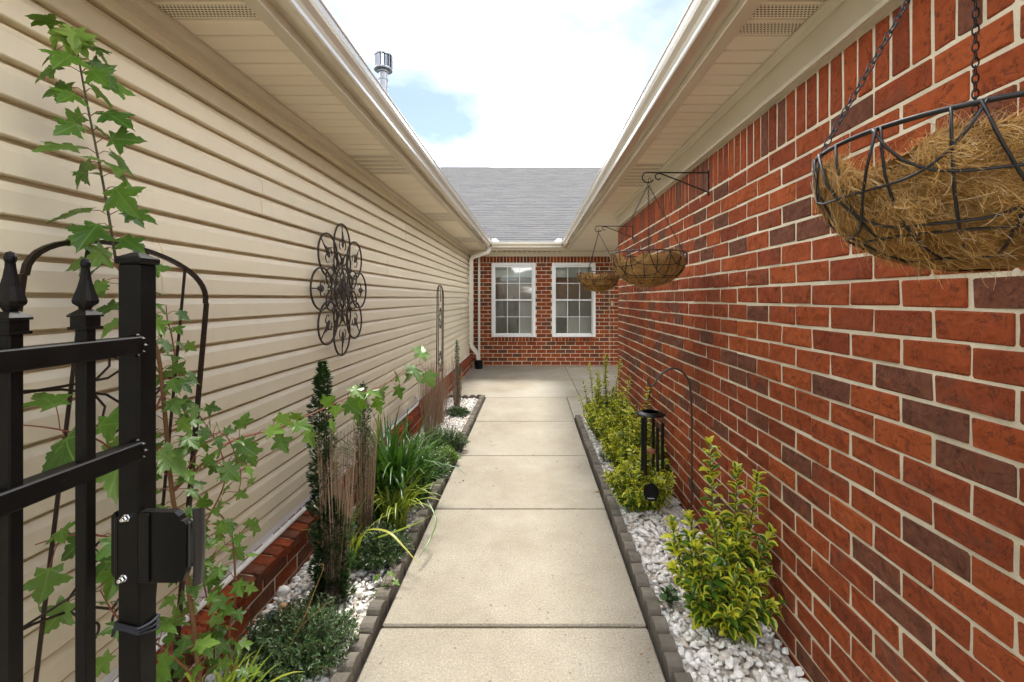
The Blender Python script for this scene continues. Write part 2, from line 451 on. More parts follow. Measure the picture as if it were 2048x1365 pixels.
def add_veins(mat):
    nt_ = mat.node_tree; g = G.__new__(G); g.mat = mat; g.nt = nt_; g.b = nt_.nodes['Principled BSDF']
    sx = g.n('ShaderNodeSeparateXYZ'); g.put(sx.inputs[0], g.obj()); x = g.math('ABSOLUTE', sx.outputs[0]); y = g.math('SUBTRACT', sx.outputs[1], .04)
    a = g.math('ARCTAN2', x, y); r = g.math('SQRT', g.math('ADD', g.math('MULTIPLY', x, x), g.math('MULTIPLY', y, y)))
    tot = None
    for ai in (0.0, 1.05, 1.88):
        d = g.math('MULTIPLY', g.math('ABSOLUTE', g.math('SUBTRACT', a, ai)), r); l = g.math('LESS_THAN', d, .016)
        tot = l if tot is None else g.math('MAXIMUM', tot, l)
    old = g.b.inputs['Base Color'].links[0].from_socket
    g.put(g.b.inputs['Base Color'], g.mix(g.math('MULTIPLY', tot, .55), old, (.24, .34, .09)))
add_veins(M['maple'])
M['maple_new'] = foliage_mat('maple_young_leaf', [(.19, .32, .05), (.26, .38, .07), (.15, .28, .045)], False, .35, .4, .4)
M['bark'] = simple('sapling_bark', (.19, .10, .045), .8, 0, .3, 60, .35, .5, 120, .002)
M['twig_red'] = simple('petiole_red', (.22, .07, .035), .6)
M['shoot'] = simple('dark_shoot', (.085, .075, .03), .65)
for sfx, isl in (('', False), ('_mass', True)):
    M['eu_green' + sfx] = foliage_mat('variegated_leaf_green' + sfx, [(.06, .15, .018), (.09, .19, .02), (.045, .12, .018)], isl, .2, .25, .5, .25)
    M['eu_yellow' + sfx] = foliage_mat('variegated_leaf_yellow' + sfx, [(.62, .62, .05), (.54, .57, .04), (.70, .66, .08), (.46, .53, .04)], isl, .32, .3, .5, .2)
M['eu_stem'] = simple('shrub_stem', (.07, .085, .03), .6, rnd=.3)
M['holly'] = foliage_mat('holly_leaf', [(.03, .075, .018), (.045, .10, .024), (.024, .06, .018), (.06, .125, .03)], True, .12, .3, .5)
M['holly_tip'] = foliage_mat('holly_new_leaf', [(.06, .15, .03), (.04, .11, .025)], True, .2, .35, .45)
M['twig'] = foliage_mat('dry_twig', [(.40, .28, .19), (.29, .18, .11), (.48, .36, .26), (.22, .13, .085)], True, 0.0, .8, .2)
M['herb'] = foliage_mat('low_shrub_leaf', [(.05, .105, .032), (.07, .135, .04), (.04, .085, .03), (.10, .165, .055)], True, .2, .4, .4)
M['herb_bright'] = foliage_mat('bright_low_leaf', [(.09, .19, .03), (.13, .24, .04), (.18, .28, .05)], True, .25, .4, .4)
M['herb_stem'] = simple('low_shrub_stem', (.16, .13, .07), .8)
M['lily'] = foliage_mat('daylily_blade', [(.05, .135, .02), (.07, .17, .024), (.04, .115, .02), (.10, .21, .035)], False, .25, .35, .45)
M['lime'] = foliage_mat('lime_blade', [(.26, .36, .04), (.34, .42, .05), (.20, .30, .04), (.42, .44, .07)], False, .3, .35, .45)
M['yellowed'] = foliage_mat('yellowed_blade', [(.42, .40, .09), (.38, .40, .07)], False, .3, .4, .4)
M['dry'] = simple('dry_leaf', (.33, .17, .06), .8, 0, .3, 40, .4)
g = G('window_glass'); g.nt.nodes.remove(g.b)
t = g.n('ShaderNodeBsdfTransparent'); t.inputs[0].default_value = (.80, .83, .82, 1); gl = g.n('ShaderNodeBsdfGlossy'); gl.inputs['Roughness'].default_value = .01
fr = g.n('ShaderNodeFresnel'); fr.inputs[0].default_value = 1.6
k = g.math('MULTIPLY_ADD', fr.outputs[0], 1.2, .02)
ms = g.n('ShaderNodeMixShader'); g.put(ms.inputs[0], k); g.nt.links.new(t.outputs[0], ms.inputs[1]); g.nt.links.new(gl.outputs[0], ms.inputs[2]); g.nt.links.new(ms.outputs[0], g.out.inputs[0])
M['glass'] = g.mat
M['room'] = simple('room_wall', (.30, .20, .13), .9)
M['blind'] = simple('blind_slat', (.74, .76, .70), .5)
g = G('insect_screen'); g.set((.37, .36, .32), .8); M['screen'] = g.mat
M['brass'] = simple('brass_fixture', (.55, .45, .25), .4, .4)
# ================================================================ SETTING
XL, XR, YB = -1.30, 1.03, 9.62          # siding plane, right brick plane, back brick plane
ZS = 2.41                               # soffit height
YR = 5.45                               # far corner of the right brick wall

b = MB(); b.box(-300, 300, -300, 300, -.6, -.12)
tag(b.build('ground', M['soil'], origin=(0, 0, -.12)), 'bare soil ground around the house', kind='structure')

def slab(mb, x0, x1, y0, y1, z0=-.10, z1=0.0, c=.006): mb.cbox(x0, x1, y0, y1, z0, z1, c)
walk = empty('walkway', (-.07, 0, -.1)); tag(walk, 'pale concrete path of jointed slabs running between the two planted beds', kind='structure')
ys = [-1.4, -.21, .886, 1.986, 3.086, 4.13, 5.28, 6.56]
for i in range(len(ys) - 1):
    m = MB(); gp = .009 if ys[i] > 1.9 and ys[i] < 2.2 else .006
    y1 = ys[i + 1] - (.011 if i == 2 else .006)
    slab(m, -.65, .50, ys[i] + .004, y1, c=.007)
    m.build('concrete_slab', M['concrete'], walk)
m = MB(); m.box(-.645, .495, -1.4, 6.55, -.115, -.022); m.build('joint_bed', M['soil'], walk)
patio = empty('patio', (0, 8, -.1)); tag(patio, 'concrete patio slabs in front of the brick end wall', kind='structure')
for x0, x1, y0, y1 in ((-1.29, .695, 6.566, 9.60), (.703, 3.4, 6.566, 9.60), (.508, 3.4, 5.44, 6.556)):
    m = MB(); slab(m, x0, x1, y0, y1, c=.006); m.build('concrete_slab', M['patio'], patio)
m = MB(); m.box(-1.28, 3.39, 5.46, 9.62, -.118, -.02); m.build('joint_bed', M['soil'], patio)

# ---------------------------------------------------------------- brick pieces
def brick_meshes(lx, ly, lz, n, mat, jit=.0021, ch=.0036, seed=1):
    r = random.Random(seed); out = []
    for i in range(n):
        m = MB(); m.cbox(-lx / 2, lx / 2, -ly / 2, ly / 2, -lz / 2, lz / 2, ch, 0, None, jit, r)
        out.append((m, m.mesh('brick', mat)))
    return out
def place_bricks(parent, spots, variants, limit, mass_name, key, mass_mat):
    """spots: list of (loc, rotation matrix); the LIMIT first after sorting become parts, the rest one stuff part"""
    spots = sorted(spots, key=key)
    r = random.Random(5)
    rest = MB()
    for i, (p, R) in enumerate(spots):
        mb, me = r.choice(variants)
        if i < limit:
            T = Matrix.Translation(p) @ (R.to_4x4() if R is not None else Matrix.Identity(4))
            add_obj('brick', me, parent, mw=T)
        else:
            vs = [(R @ Vector(v) if R is not None else Vector(v)) + p for v in mb.v]
            rest.add(vs, mb.f)
    if rest.v:
        o = rest.build(mass_name, mass_mat, parent, fix=False); o['kind'] = 'stuff'

CH, CL = .0813, .2035                   # course height and brick module length
jt = .0096

# ================================================================ RIGHT WING
rw = empty('house_wing', (2.2, 3.1, -.05), 'red brick house wing along the right of the path with cream eaves above', 'house wing')
m = MB(); m.box(XR + .0038, XR + .30, -.6, YR - .005, -.2, 2.40); m.box(XR + .02, 3.6, YR - .25, YR - .007, -.2, 2.40)
wall = m.build('brick_wall', M['mortar'], rw)
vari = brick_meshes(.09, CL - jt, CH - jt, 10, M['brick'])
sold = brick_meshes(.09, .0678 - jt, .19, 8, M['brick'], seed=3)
z0 = -.07; spots = []; rr = random.Random(2)
sb = z0 + 26 * CH
far_spots = []
for k in range(26):
    z = z0 + (k + .5) * CH
    y = YR - (0 if k % 2 else CL / 2)
    if k % 2 == 0:
        spots.append((Vector((XR + .045, YR - CL / 4 + .003, z)), 'half'))
    yy = y
    while yy > .45:
        yc = yy - CL / 2
        spots.append((Vector((XR + .045 + rr.uniform(-.0009, .0009), yc + rr.uniform(-.003, .003), z + rr.uniform(-.0015, .0015))), 'full'))
        yy -= CL
solds = []
ny = int((YR - .45) / .0678)
for i in range(ny):
    solds.append(Vector((XR + .045 + rr.uniform(-.0009, .0009), YR - (i + .5) * .0678, sb + .1015)))
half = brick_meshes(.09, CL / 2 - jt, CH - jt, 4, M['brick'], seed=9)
cand = []
for p, t in spots: cand.append((p, t))
for p in solds: cand.append((p, 'sold'))
def kr(s): return (0 if in_frame(s[0] - Vector((.045, 0, 0))) else 1, s[0].y)
cand.sort(key=kr)
rest = MB(); r5 = random.Random(8)
for i, (p, t) in enumerate(cand):
    mb, me = r5.choice({'full': vari, 'half': half, 'sold': sold}[t])
    rot = Matrix.Rotation(r5.uniform(-.006, .006), 3, 'X')
    if i < 300: add_obj('brick', me, wall, mw=Matrix.Translation(p) @ rot.to_4x4())
    else: rest.add([rot @ Vector(v) + p for v in mb.v], mb.f)
o = rest.build('far_bricks', M['brick_mass'], wall, fix=False); o['kind'] = 'stuff'
frz = sb + .2035
m = MB(); m.box(XR - .022, XR + .05, -.6, YR + .022, frz, ZS - .001)
m.build('frieze_board', M['frieze'], rw)
m = MB(); m.prism([(XR - .055, ZS - .003), (XR - .0235, ZS - .003), (XR - .0235, ZS - .035), (XR - .030, ZS - .035), (XR - .036, ZS - .020), (XR - .055, ZS - .012)], 'y', -.6, YR + .02)
m.build('frieze_moulding', M['frieze'], rw)
m = MB(); m.prism([(XR - .0235, frz + .002), (XR - .0235, frz + .026), (XR - .031, frz + .022), (XR - .034, frz + .002)], 'y', -.6, YR + .02)
m.build('frieze_bead', M['frieze'], rw)

def plank_mesh(L, mat, w=.1016):
    m = MB(); m.cbox(-L / 2, L / 2, -w / 2 + .0055, w / 2 - .0055, 0, .022, .002); return m.mesh('soffit_plank', mat)
def soffit(parent, x0, x1, y0, y1, vents):
    w = .1016; L = x1 - x0
    a = plank_mesh(L, M['soffit']); v = plank_mesh(L, M['vent'])
    k = math.floor(y0 / w)
    while k * w < y1 - .02:
        yc = (k + .5) * w
        isv = any(u0 <= yc <= u1 for u0, u1 in vents)
        o = add_obj('vented_soffit_plank' if isv else 'soffit_plank', v if isv else a, parent, Vector(((x0 + x1) / 2, yc, ZS)))
        k += 1
def gutter_poly(x, s):
    """K-style section; x is the fascia face, s the outward sign"""
    p = [(0, 2.438), (.066, 2.438), (.070, 2.446), (.071, 2.462), (.078, 2.478), (.092, 2.500), (.098, 2.516), (.099, 2.540), (.1035, 2.546), (.1035, 2.552), (.092, 2.552), (.092, 2.547), (.096, 2.545), (.095, 2.518), (.089, 2.502), (.075, 2.480), (.068, 2.463), (.067, 2.449), (.064, 2.4415), (.003, 2.4415), (.003, 2.548), (0, 2.548)]
    return [(x + s * a, z) for a, z in p]

# right eave
RX = .738
soffit(rw, RX + .001, XR - .03, -.6, YR - .02, ((.6, 1.73), (3.33, 4.07)))
m = MB(); m.box(XR - .03, XR + .2, -.6, YR - .02, ZS + .0005, ZS + .02); m.build('soffit_return', M['soffit'], rw)
m = MB(); m.box(RX - .028, RX + .001, -.6, 9.26, ZS - .008, ZS + .14); m.box(RX - .028, RX + .024, -.6, 9.26, ZS - .0105, ZS - .008)
m.build('fascia', M['fascia'], rw)
m = MB(); m.prism(gutter_poly(RX - .0285, -1), 'y', -.6, 9.29); m.build('gutter', M['gutter'], rw)
# porch ceiling beyond the brick corner
pl = plank_mesh(3.4 - RX, M['soffit']); k = math.ceil(YR / .1016)
while (k + .5) * .1016 < 9.60:
    add_obj('soffit_plank', pl, rw, Vector(((3.4 + RX) / 2, (k + .5) * .1016, ZS))); k += 1
def roof_slab(mb, x_eave, x_top, y0, y1, z_e=2.555, pitch=.5, t=.03):
    s = 1 if x_top > x_eave else -1
    d = abs(x_top - x_eave)
    mb.prism([(x_eave, z_e), (x_top, z_e + d * pitch), (x_top, z_e + d * pitch - t), (x_eave, z_e - t)], 'y', y0, y1)
m = MB(); roof_slab(m, RX - .06, 6.0, -.6, 9.2); m.build('roof', M['shingle_mass'], rw)

# ================================================================ LEFT WING
lw = empty('house_wing', (-3.2, 4.5, -.05), 'beige vinyl sided house wing with a low brick base along the left of the path', 'house wing')
m = MB(); m.box(XL - .25, XL - .040, -.6, 9.61, -.2, 2.40); m.build('wall', M['siding'], lw)
ZB = .262; c_h = (ZS - .0 - ZB) / 22
def siding_panel_mesh(L, out=0.0):
    prof = [(-.0365, .002), (-.004, .000), (0, .003), (-.0005, .012), (-.002, .060), (-.006, .068), (-.0155, .0838), (-.036, .0852), (-.0365, c_h + .004), (-.0385, c_h + .004), (-.0385, .01)]
    m = MB(); m.prism([(x + out, z) for x, z in prof], 'y', -L / 2, L / 2); return m.mesh('siding_panel', M['siding'])
PL = 3.66; cache = {}
for k in range(22):
    off = [-.2, -1.45, -2.6, -.85, -2.0][(k // 2) % 5]
    y = -.6 + off; j = 0
    while y < 9.60:
        a, bb = max(y, -.6), min(y + PL + .025, 9.60)
        if bb - a > .05:
            L = round(bb - a, 3); out = .0 if j % 2 == (k // 2) % 2 else .0042
            key = (L, out)
            if key not in cache: cache[key] = siding_panel_mesh(L, out)
            add_obj('siding_panel', cache[key], lw, Vector((XL, (a + bb) / 2, ZB + k * c_h)))
        y += PL; j += 1
# vinyl channel under the soffit
m = MB(); m.prism([(XL - .005, ZS - .002), (XL + .036, ZS - .002), (XL + .036, ZS - .014), (XL + .030, ZS - .028), (XL + .012, ZS - .034), (XL + .012, ZS - .062), (XL - .005, ZS - .066)], 'y', -.6, 9.6)
m.build('soffit_channel', M['fascia'], lw)
LX = -.928
soffit(lw, XL - .04, LX - .001, -.6, 9.6, ((.9, 1.64), (3.1, 3.7), (5.25, 5.9), (7.45, 8.1)))
m = MB(); m.box(LX - .001, LX + .028, -.6, 9.26, ZS - .008, ZS + .14); m.box(LX - .024, LX + .028, -.6, 9.26, ZS - .0105, ZS - .008)
m.build('fascia', M['fascia'], lw)
m = MB(); m.prism(gutter_poly(LX + .0285, 1), 'y', -.6, 9.29); m.build('gutter', M['gutter'], lw)
m = MB(); roof_slab(m, LX + .06, -6.5, -.6, 9.2); lroof = m.build('roof', M['shingle_mass'], lw)
# flue pipe
FX, FY = -1.96, 6.05
fl = MB(); fl.lathe([(.060, 2.9), (.060, 4.46)], 20, (FX, FY, 0)); fl.lathe([(.064, 4.30), (.066, 4.302), (.066, 4.318), (.064, 4.32)], 20, (FX, FY, 0)); fl.lathe([(.075, 4.40), (.075, 4.425), (.06, 4.43)], 20, (FX, FY, 0))
flue = fl.build('flue_pipe', M['galv'], lw, smooth=False)
cp = MB(); cp.lathe([(.06, 4.425), (.118, 4.43), (.120, 4.437), (.120, 4.45), (.06, 4.452)], 28, (FX, FY, 0)); cp.lathe([(.0, 4.655), (.10, 4.645), (.120, 4.632), (.120, 4.612), (.0, 4.61)], 28, (FX, FY, 0))
cp.lathe([(.062, 4.45), (.062, 4.615)], 16, (FX, FY, 0))
for i in range(14):
    a = 2 * PI * i / 14; R = Matrix.Translation((FX, FY, 0)) @ Matrix.Rotation(a, 4, 'Z') @ Matrix.Translation((.108, 0, 0)) @ Matrix.Rotation(.45, 4, 'Z')
    cp.box(-.003, .003, -.019, .019, 4.445, 4.615, 0, R)
cp.build('flue_cap', M['galv_dark'], flue)
# brick base with rowlock ledge
m = MB(); m.box(XL - .2, -1.2215, -.6, 6.48, -.2, .200); m.box(XL - .2, -1.2215, 6.48, 9.60, -.2, .200)
m.prism([(XL - .02, .199), (-1.207, .199), (-1.207, .218), (XL - .02, .234)], 'y', -.6, 9.6)
base = m.build('brick_base', M['mortar'], lw)
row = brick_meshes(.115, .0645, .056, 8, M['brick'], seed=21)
spots = []
tilt = Matrix.Rotation(math.radians(11), 3, 'Y')
y = .5
while y < 9.58:
    spots.append((Vector((-1.243, y, .205)), 'row')); y += .0757
for k in range(3):
    y = .45 - (k % 2) * CL / 2; z = .170 - (k + .5) * CH + .002
    while y < 9.5:
        spots.append((Vector((-1.262, y + CL / 2, z)), 'full')); y += CL
spots.sort(key=lambda s: (0 if in_frame(s[0]) else 1, s[0].y))
rest = MB()
for i, (p, t) in enumerate(spots):
    mb, me = r5.choice(row if t == 'row' else vari)
    R = (tilt if t == 'row' else Matrix.Identity(3)) @ Matrix.Rotation(r5.uniform(-.012, .012), 3, 'Z')
    p = p + Vector((r5.uniform(-.003, .003), r5.uniform(-.003, .003), 0))
    if i < 285: add_obj('brick', me, base, mw=Matrix.Translation(p) @ R.to_4x4())
    else: rest.add([R @ Vector(v) + p for v in mb.v], mb.f)
o = rest.build('far_bricks', M['brick_mass'], base, fix=False); o['kind'] = 'stuff'
m = MB(); m.prism([(XL - .02, .214), (XL + .016, .206), (XL + .018, .212), (XL + .010, .236), (XL + .002, .240), (XL - .001, .266), (XL - .02, .268)], 'y', -.6, 9.6)
m.build('starter_trim', M['trim_white'], lw)
# white condensate pipe with elbow lying on the ledge
m = MB(); m.tube([(-1.262, -.5, .248), (-1.262, 5.02, .248), (-1.262, 5.07, .253), (-1.262, 5.09, .27), (-1.264, 5.092, .30), (-1.27, 5.092, .318), (-1.30, 5.092, .322)], .0125, 10)
m.lathe([(.017, .0), (.017, .032)], 12, (-1.262, 5.092, .272)); m.lathe([(.0165, 0), (.0165, .03)], 12, (-1.262, 5.03, .248), 0, Matrix.Rotation(PI / 2, 4, 'X'))
m.build('drain_pipe', M['trim_white'], lw, smooth=True)
# downspout
def rect_tube(mb, pts, w, d):
    pts = [Vector(p) for p in pts]; vs = []; k = len(pts)
    for i, p in enumerate(pts):
        t = (pts[min(i + 1, k - 1)] - pts[max(i - 1, 0)]).normalized()
        side = Vector((0, 1, 0)); nrm = t.cross(side).normalized()
        for a, c in ((-1, -1), (1, -1), (1, 1), (-1, 1)): vs.append(p + side * a * d / 2 + nrm * c * w / 2)
    fs = [tuple(i * 4 + q for q in (0, 1)) + (i * 4 + 5, i * 4 + 4) for i in range(k - 1)]
    fs += [(i * 4 + 1, i * 4 + 2, i * 4 + 6, i * 4 + 5) for i in range(k - 1)] + [(i * 4 + 2, i * 4 + 3, i * 4 + 7, i * 4 + 6) for i in range(k - 1)] + [(i * 4 + 3, i * 4, i * 4 + 4, i * 4 + 7) for i in range(k - 1)]
    mb.add(vs, fs + [(0, 1, 2, 3), (k * 4 - 1, k * 4 - 2, k * 4 - 3, k * 4 - 4)])
m = MB(); DY = 9.24
rect_tube(m, [(-.85, DY, 2.45), (-.85, DY, 2.40), (-.862, DY, 2.37), (-.89, DY, 2.345), (-1.16, DY, 2.255), (-1.20, DY, 2.23), (-1.215, DY, 2.19), (-1.215, DY, .50), (-1.205, DY, .45), (-1.17, DY, .40), (-1.09, DY, .30), (-1.075, DY, .26), (-1.07, DY, .13)], .072, .055)
for z in (2.1, 1.62): m.box(-1.254, -1.176, DY - .031, DY + .031, z, z + .012)
m.build('downspout', M['downspout'], lw)
m = MB(); m.box(-1.115, -1.075, 9.545, 9.60, .02, 2.31); m.build('corner_trim', M['downspout'], lw)
m = MB(); pr = []
for i in range(7): pr += [(.075, .025 * i), (.086, .025 * i + .012)]
m.lathe(pr + [(.07, .175), (.05, .178)], 16, (-1.065, DY - .01, 0)); m.build('drain_boot', M['black_plastic'], lw)

# ================================================================ BACK WING
bw = empty('house_wing', (.8, 11.5, -.05), 'red brick end wall wing with two white windows under a grey shingle roof', 'house wing')
BZ = 2.303
W1 = (-.841, .084, .605, 2.166); W2 = (.431, 1.346, .605, 2.166)
def inwin(x, z, mx=0, mz=0):
    return any(a - mx < x < b_ + mx and c_ - mz < z < d - mz * 0 for a, b_, c_, d in (W1, W2))
m = MB(); yw = YB + .004
xs = [-1.30, W1[0], W1[1], W2[0], W2[1], 3.5]
for i in range(5):
    if i in (1, 3): m.box(xs[i], xs[i + 1], yw, yw + .2, -.2, .605); m.box(xs[i], xs[i + 1], yw, yw + .2, 2.166, 2.42)
    else: m.box(xs[i], xs[i + 1], yw, yw + .2, -.2, 2.42)
bwall = m.build('brick_wall', M['mortar'], bw)
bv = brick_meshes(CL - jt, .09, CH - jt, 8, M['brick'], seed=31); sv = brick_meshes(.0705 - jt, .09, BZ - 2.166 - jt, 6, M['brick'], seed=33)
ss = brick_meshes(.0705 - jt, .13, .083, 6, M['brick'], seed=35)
items = []
def clip_brick(xa, xb, z):
    """bricks from xa to xb cut around the windows and sills"""
    segs = [(xa, xb)]
    for a, b_, c_, d in (W1, W2):
        if c_ - .09 < z < d + CH / 2 - .01:
            out = []
            for s0, s1 in segs:
                if s1 <= a or s0 >= b_: out.append((s0, s1)); continue
                if s0 < a - .02: out.append((s0, a - .002))
                if s1 > b_ + .02: out.append((b_ + .002, s1))
            segs = out
    return segs
bm_cache = {}
def cut_brick(L):
    L = round(max(L, .03), 2)
    if L not in bm_cache: bm_cache[L] = brick_meshes(L, .09, CH - jt, 1, M['brick'], seed=int(L * 1000))[0]
    return bm_cache[L]
CHB = .0828; kz = 0; z = 2.166 - CHB / 2
while z > -.1:
    x = -1.32 - (CL / 2 if kz % 2 else 0)
    while x < 2.5:
        for s0, s1 in clip_brick(x + jt / 2, x + CL - jt / 2, z):
            L = s1 - s0
            if L > .025:
                mb = r5.choice(bv) if abs(L - (CL - jt)) < .004 else cut_brick(L)
                items.append((Vector(((s0 + s1) / 2, YB + .045 + r5.uniform(-.001, .001), z)), mb))
        x += CL
    z -= CHB; kz += 1
x = -1.30
while x < 2.5:
    items.append((Vector((x + .035, YB + .045, (BZ + 2.166) / 2)), r5.choice(sv))); x += .0705
for a, b_, c_, d in (W1, W2):
    n = 13; st = (b_ - a + .02) / n
    for i in range(n): items.append((Vector((a - .01 + (i + .5) * st, YB + .032, c_ - .046)), r5.choice(ss)))
def kb(s):
    p = s[0]; vis = in_frame(p) and p.x < 1.80 and -1.2 < p.x
    return (0 if vis else 1, 0 if -.15 < p.z else 1, abs(p.x - .2))
items.sort(key=kb)
rest = MB()
for i, (p, (mb, me)) in enumerate(items):
    if i < 300: add_obj('brick', me, bwall, p)
    else: rest.add([Vector(v) + p for v in mb.v], mb.f)
o = rest.build('outer_bricks', M['brick_mass'], bwall, fix=False); o['kind'] = 'stuff'
m = MB(); m.box(1.645, 1.652, YB - .001, YB + .01, -.05, BZ); m.build('control_joint', M['mortar'], bw)
m = MB(); m.box(-1.29, 3.4, YB - .022, YB + .05, BZ, ZS - .001); m.build('frieze_board', M['frieze'], bw)
m = MB(); m.box(LX - .03, RX + .03, 9.287, YB + .02, ZS + .0006, ZS + .014); m.build('soffit_board', M['soffit'], bw)
m = MB(); 
for i in range(14):
    x = -.80 + i * .105; m.box(x, x + .045, YB - .0235, YB - .0215, ZS - .018, ZS - .006)
m.build('vent_slots', M['iron'], bw)
m = MB(); m.box(LX + .03, RX - .03, 9.262, 9.29, ZS - .008, ZS + .14); m.build('fascia', M['fascia'], bw)
gp = [(9.2615 - (x - 0), z) for x, z in gutter_poly(0, 1)]
m = MB(); m.prism(gp, 'x', -.80, .607); m.build('gutter', M['gutter'], bw)
for xa, xb in ((-.80, -.64), (.607, .447)):
    s = 1 if xb > xa else -1
    m = MB(); m.add([(xa, 9.17, 2.555), (xb, 9.17, 2.555), (xa + s * .09, 9.19, 2.625), (xa, 9.20, 2.62), (xa, 9.175, 2.555), (xb, 9.175, 2.555), (xa + s * .09, 9.195, 2.625), (xa, 9.205, 2.62)],
                    [(0, 1, 2, 3), (4, 7, 6, 5), (0, 4, 5, 1), (1, 5, 6, 2), (2, 6, 7, 3), (3, 7, 4, 0)])
    m.build('splash_guard', M['trim_white'], bw)
# roof: pitch 1:2 up to the ridge
P = .5; YE, ZE = 9.20, 2.545; YT = 16.2; ZT = ZE + (YT - YE) * P
m = MB(); m.prism([(YE, ZE), (YT, ZT), (YT + 7, ZE), (YT + 7, ZE - .1), (YT, ZT - .04), (YE, ZE - .04)], 'x', -7, 7)
broof = m.build('roof', M['shingle_mass'], bw)
sl_v = Vector((0, 2, 1)).normalized(); sl_n = Vector((0, -1, 2)).normalized(); 
Rr = Matrix((Vector((1, 0, 0)), sl_v, sl_n)).transposed()
def shingle_variants(n):
    out = []
    r = random.Random(4)
    for i in range(n):
        w = .325 / 2 - .007; h = r.uniform(.148, .156); t = r.uniform(.007, .011); m = MB()
        m.add([(-w, 0, 0), (w, 0, 0), (w, h, 0), (-w, h, 0), (-w, r.uniform(-.004, .004), t), (w, r.uniform(-.004, .004), t), (w, h, .0015), (-w, h, .0015)], [(0, 3, 2, 1), (4, 5, 6, 7), (0, 1, 5, 4), (1, 2, 6, 5), (2, 3, 7, 6), (3, 0, 4, 7)])
        out.append((m, m.mesh('shingle', M['shingle'])))
    return out
shv = shingle_variants(8); rest = MB(); n_ind = 0; expo = .143
nrow = int((YT - YE) / sl_v.y / expo)
for k in range(nrow):
    pos0 = Vector((0, YE - .01, ZE)) + sl_v * (k * expo) + sl_n * .001
    d = pos0.z - CAM_H; xa, xb = -.72 * d - .5, .60 * d + .5
    x = math.floor(xa / .325) * .325 + (k * .137) % .325
    while x < xb:
        p = Vector((x, pos0.y, pos0.z)); mb, me = r5.choice(shv)
        if n_ind < 300 and xa + .35 < x < xb - .35: add_obj('shingle', me, broof, mw=Matrix.Translation(p) @ Rr.to_4x4()); n_ind += 1
        else: rest.add([Rr @ Vector(v) + p for v in mb.v], mb.f)
        x += .325
o = rest.build('upper_shingles', M['shingle_mass'], broof, fix=False); o['kind'] = 'stuff'
m = MB(); m.prism([(YT - .16, ZT - .065), (YT, ZT + .025), (YT + .16, ZT - .065), (YT + .16, ZT - .085), (YT, ZT), (YT - .16, ZT - .085)], 'x', -7, 7); m.build('ridge_cap', M['ridge'], broof)
m = MB(); m.lathe([(.14, 0), (.15, .05), (.10, .10), (0, .11)], 14, (at(905, 333, YT).x, YT + .4, ZT - .10)); m.build('roof_vent', M['galv_dark'], broof)

# windows
for a, b_, c_, d in (W1, W2):
    f = MB(); fw = .062; y0, y1 = YB - .012, YB + .06
    f.cbox(a, a + fw, y0, y1, c_, d, .006); f.cbox(b_ - fw, b_, y0, y1, c_, d, .006)
    f.cbox(a + fw + .0006, b_ - fw - .0006, y0, y1, d - fw, d, .006); f.cbox(a + fw + .0006, b_ - fw - .0006, y0, y1, c_, c_ + .045, .006)
    win = f.build('window', M['white'], bw)
    zm = 1.385; ia, ib = a + fw + .001, b_ - fw - .001; it, ibt = d - fw - .001, c_ + .046
    def sash(z0_, z1_, ya, yb, nm):
        s = MB(); r_ = .030
        s.cbox(ia, ia + r_ * .6, ya, yb, z0_, z1_, .003); s.cbox(ib - r_ * .6, ib, ya, yb, z0_, z1_, .003)
        s.cbox(ia + r_ * .6, ib - r_ * .6, ya, yb, z1_ - r_, z1_, .003); s.cbox(ia + r_ * .6, ib - r_ * .6, ya, yb, z0_, z0_ + r_, .003)
        s.build(nm, M['white'], win)
        x0_, x1_ = ia + r_ * .6, ib - r_ * .6; za_, zb_ = z0_ + r_, z1_ - r_
        mu = MB(); w = .013
        for q in (1, 2):
            xx = x0_ + (x1_ - x0_) * q / 3; mu.box(xx - w / 2, xx + w / 2, ya + .010, ya + .0185, za_, zb_)
        zz_ = (za_ + zb_) / 2
        for q in range(3):
            e0 = x0_ + (x1_ - x0_) * q / 3 + (w / 2 + .0004 if q else 0); e1 = x0_ + (x1_ - x0_) * (q + 1) / 3 - (w / 2 + .0004 if q < 2 else 0)
            mu.box(e0, e1, ya + .011, ya + .018, zz_ - w / 2, zz_ + w / 2)
        mu.build('muntin', M['white'], win)
        for q in range(3):
            for h in range(2):
                e0 = x0_ + (x1_ - x0_) * q / 3; e1 = x0_ + (x1_ - x0_) * (q + 1) / 3
                z_0 = za_ if h == 0 else zz_; z_1 = zz_ if h == 0 else zb_
                pn = MB(); tl_ = r5.uniform(-.0008, .0008)
                pn.add([(e0, ya + .0195 + tl_, z_0), (e1, ya + .0195 - tl_, z_0), (e1, ya + .0195 - tl_, z_1), (e0, ya + .0195 + tl_, z_1)], [(0, 1, 2, 3)])
                pn.build('pane', M['glass'], win)
    sash(zm - .018, it, YB + .004, YB + .032, 'upper_sash')
    sash(ibt, zm + .018, YB + .034, YB + .058, 'lower_sash')
    sc_ = MB(); sc_.box(ia + .02, ib - .02, YB + .064, YB + .066, ibt + .02, zm - .01); sc_.build('insect_screen', M['screen'], win)
    bl = MB(); zt = it - .03
    for i in range(14):
        bl.box(ia + .02, ib - .02, YB + .09, YB + .105, zt - .006 - i * .0155, zt + .005 - i * .0155)
    bl.build('blind', M['blind'], win)
    rm = MB(); rm.box(a - .3, b_ + .3, YB + .25, YB + .27, .2, 2.4); rm.box(a - .3, a - .28, YB + .21, YB + .25, .2, 2.4); rm.build('inner_room', M['room'], win)
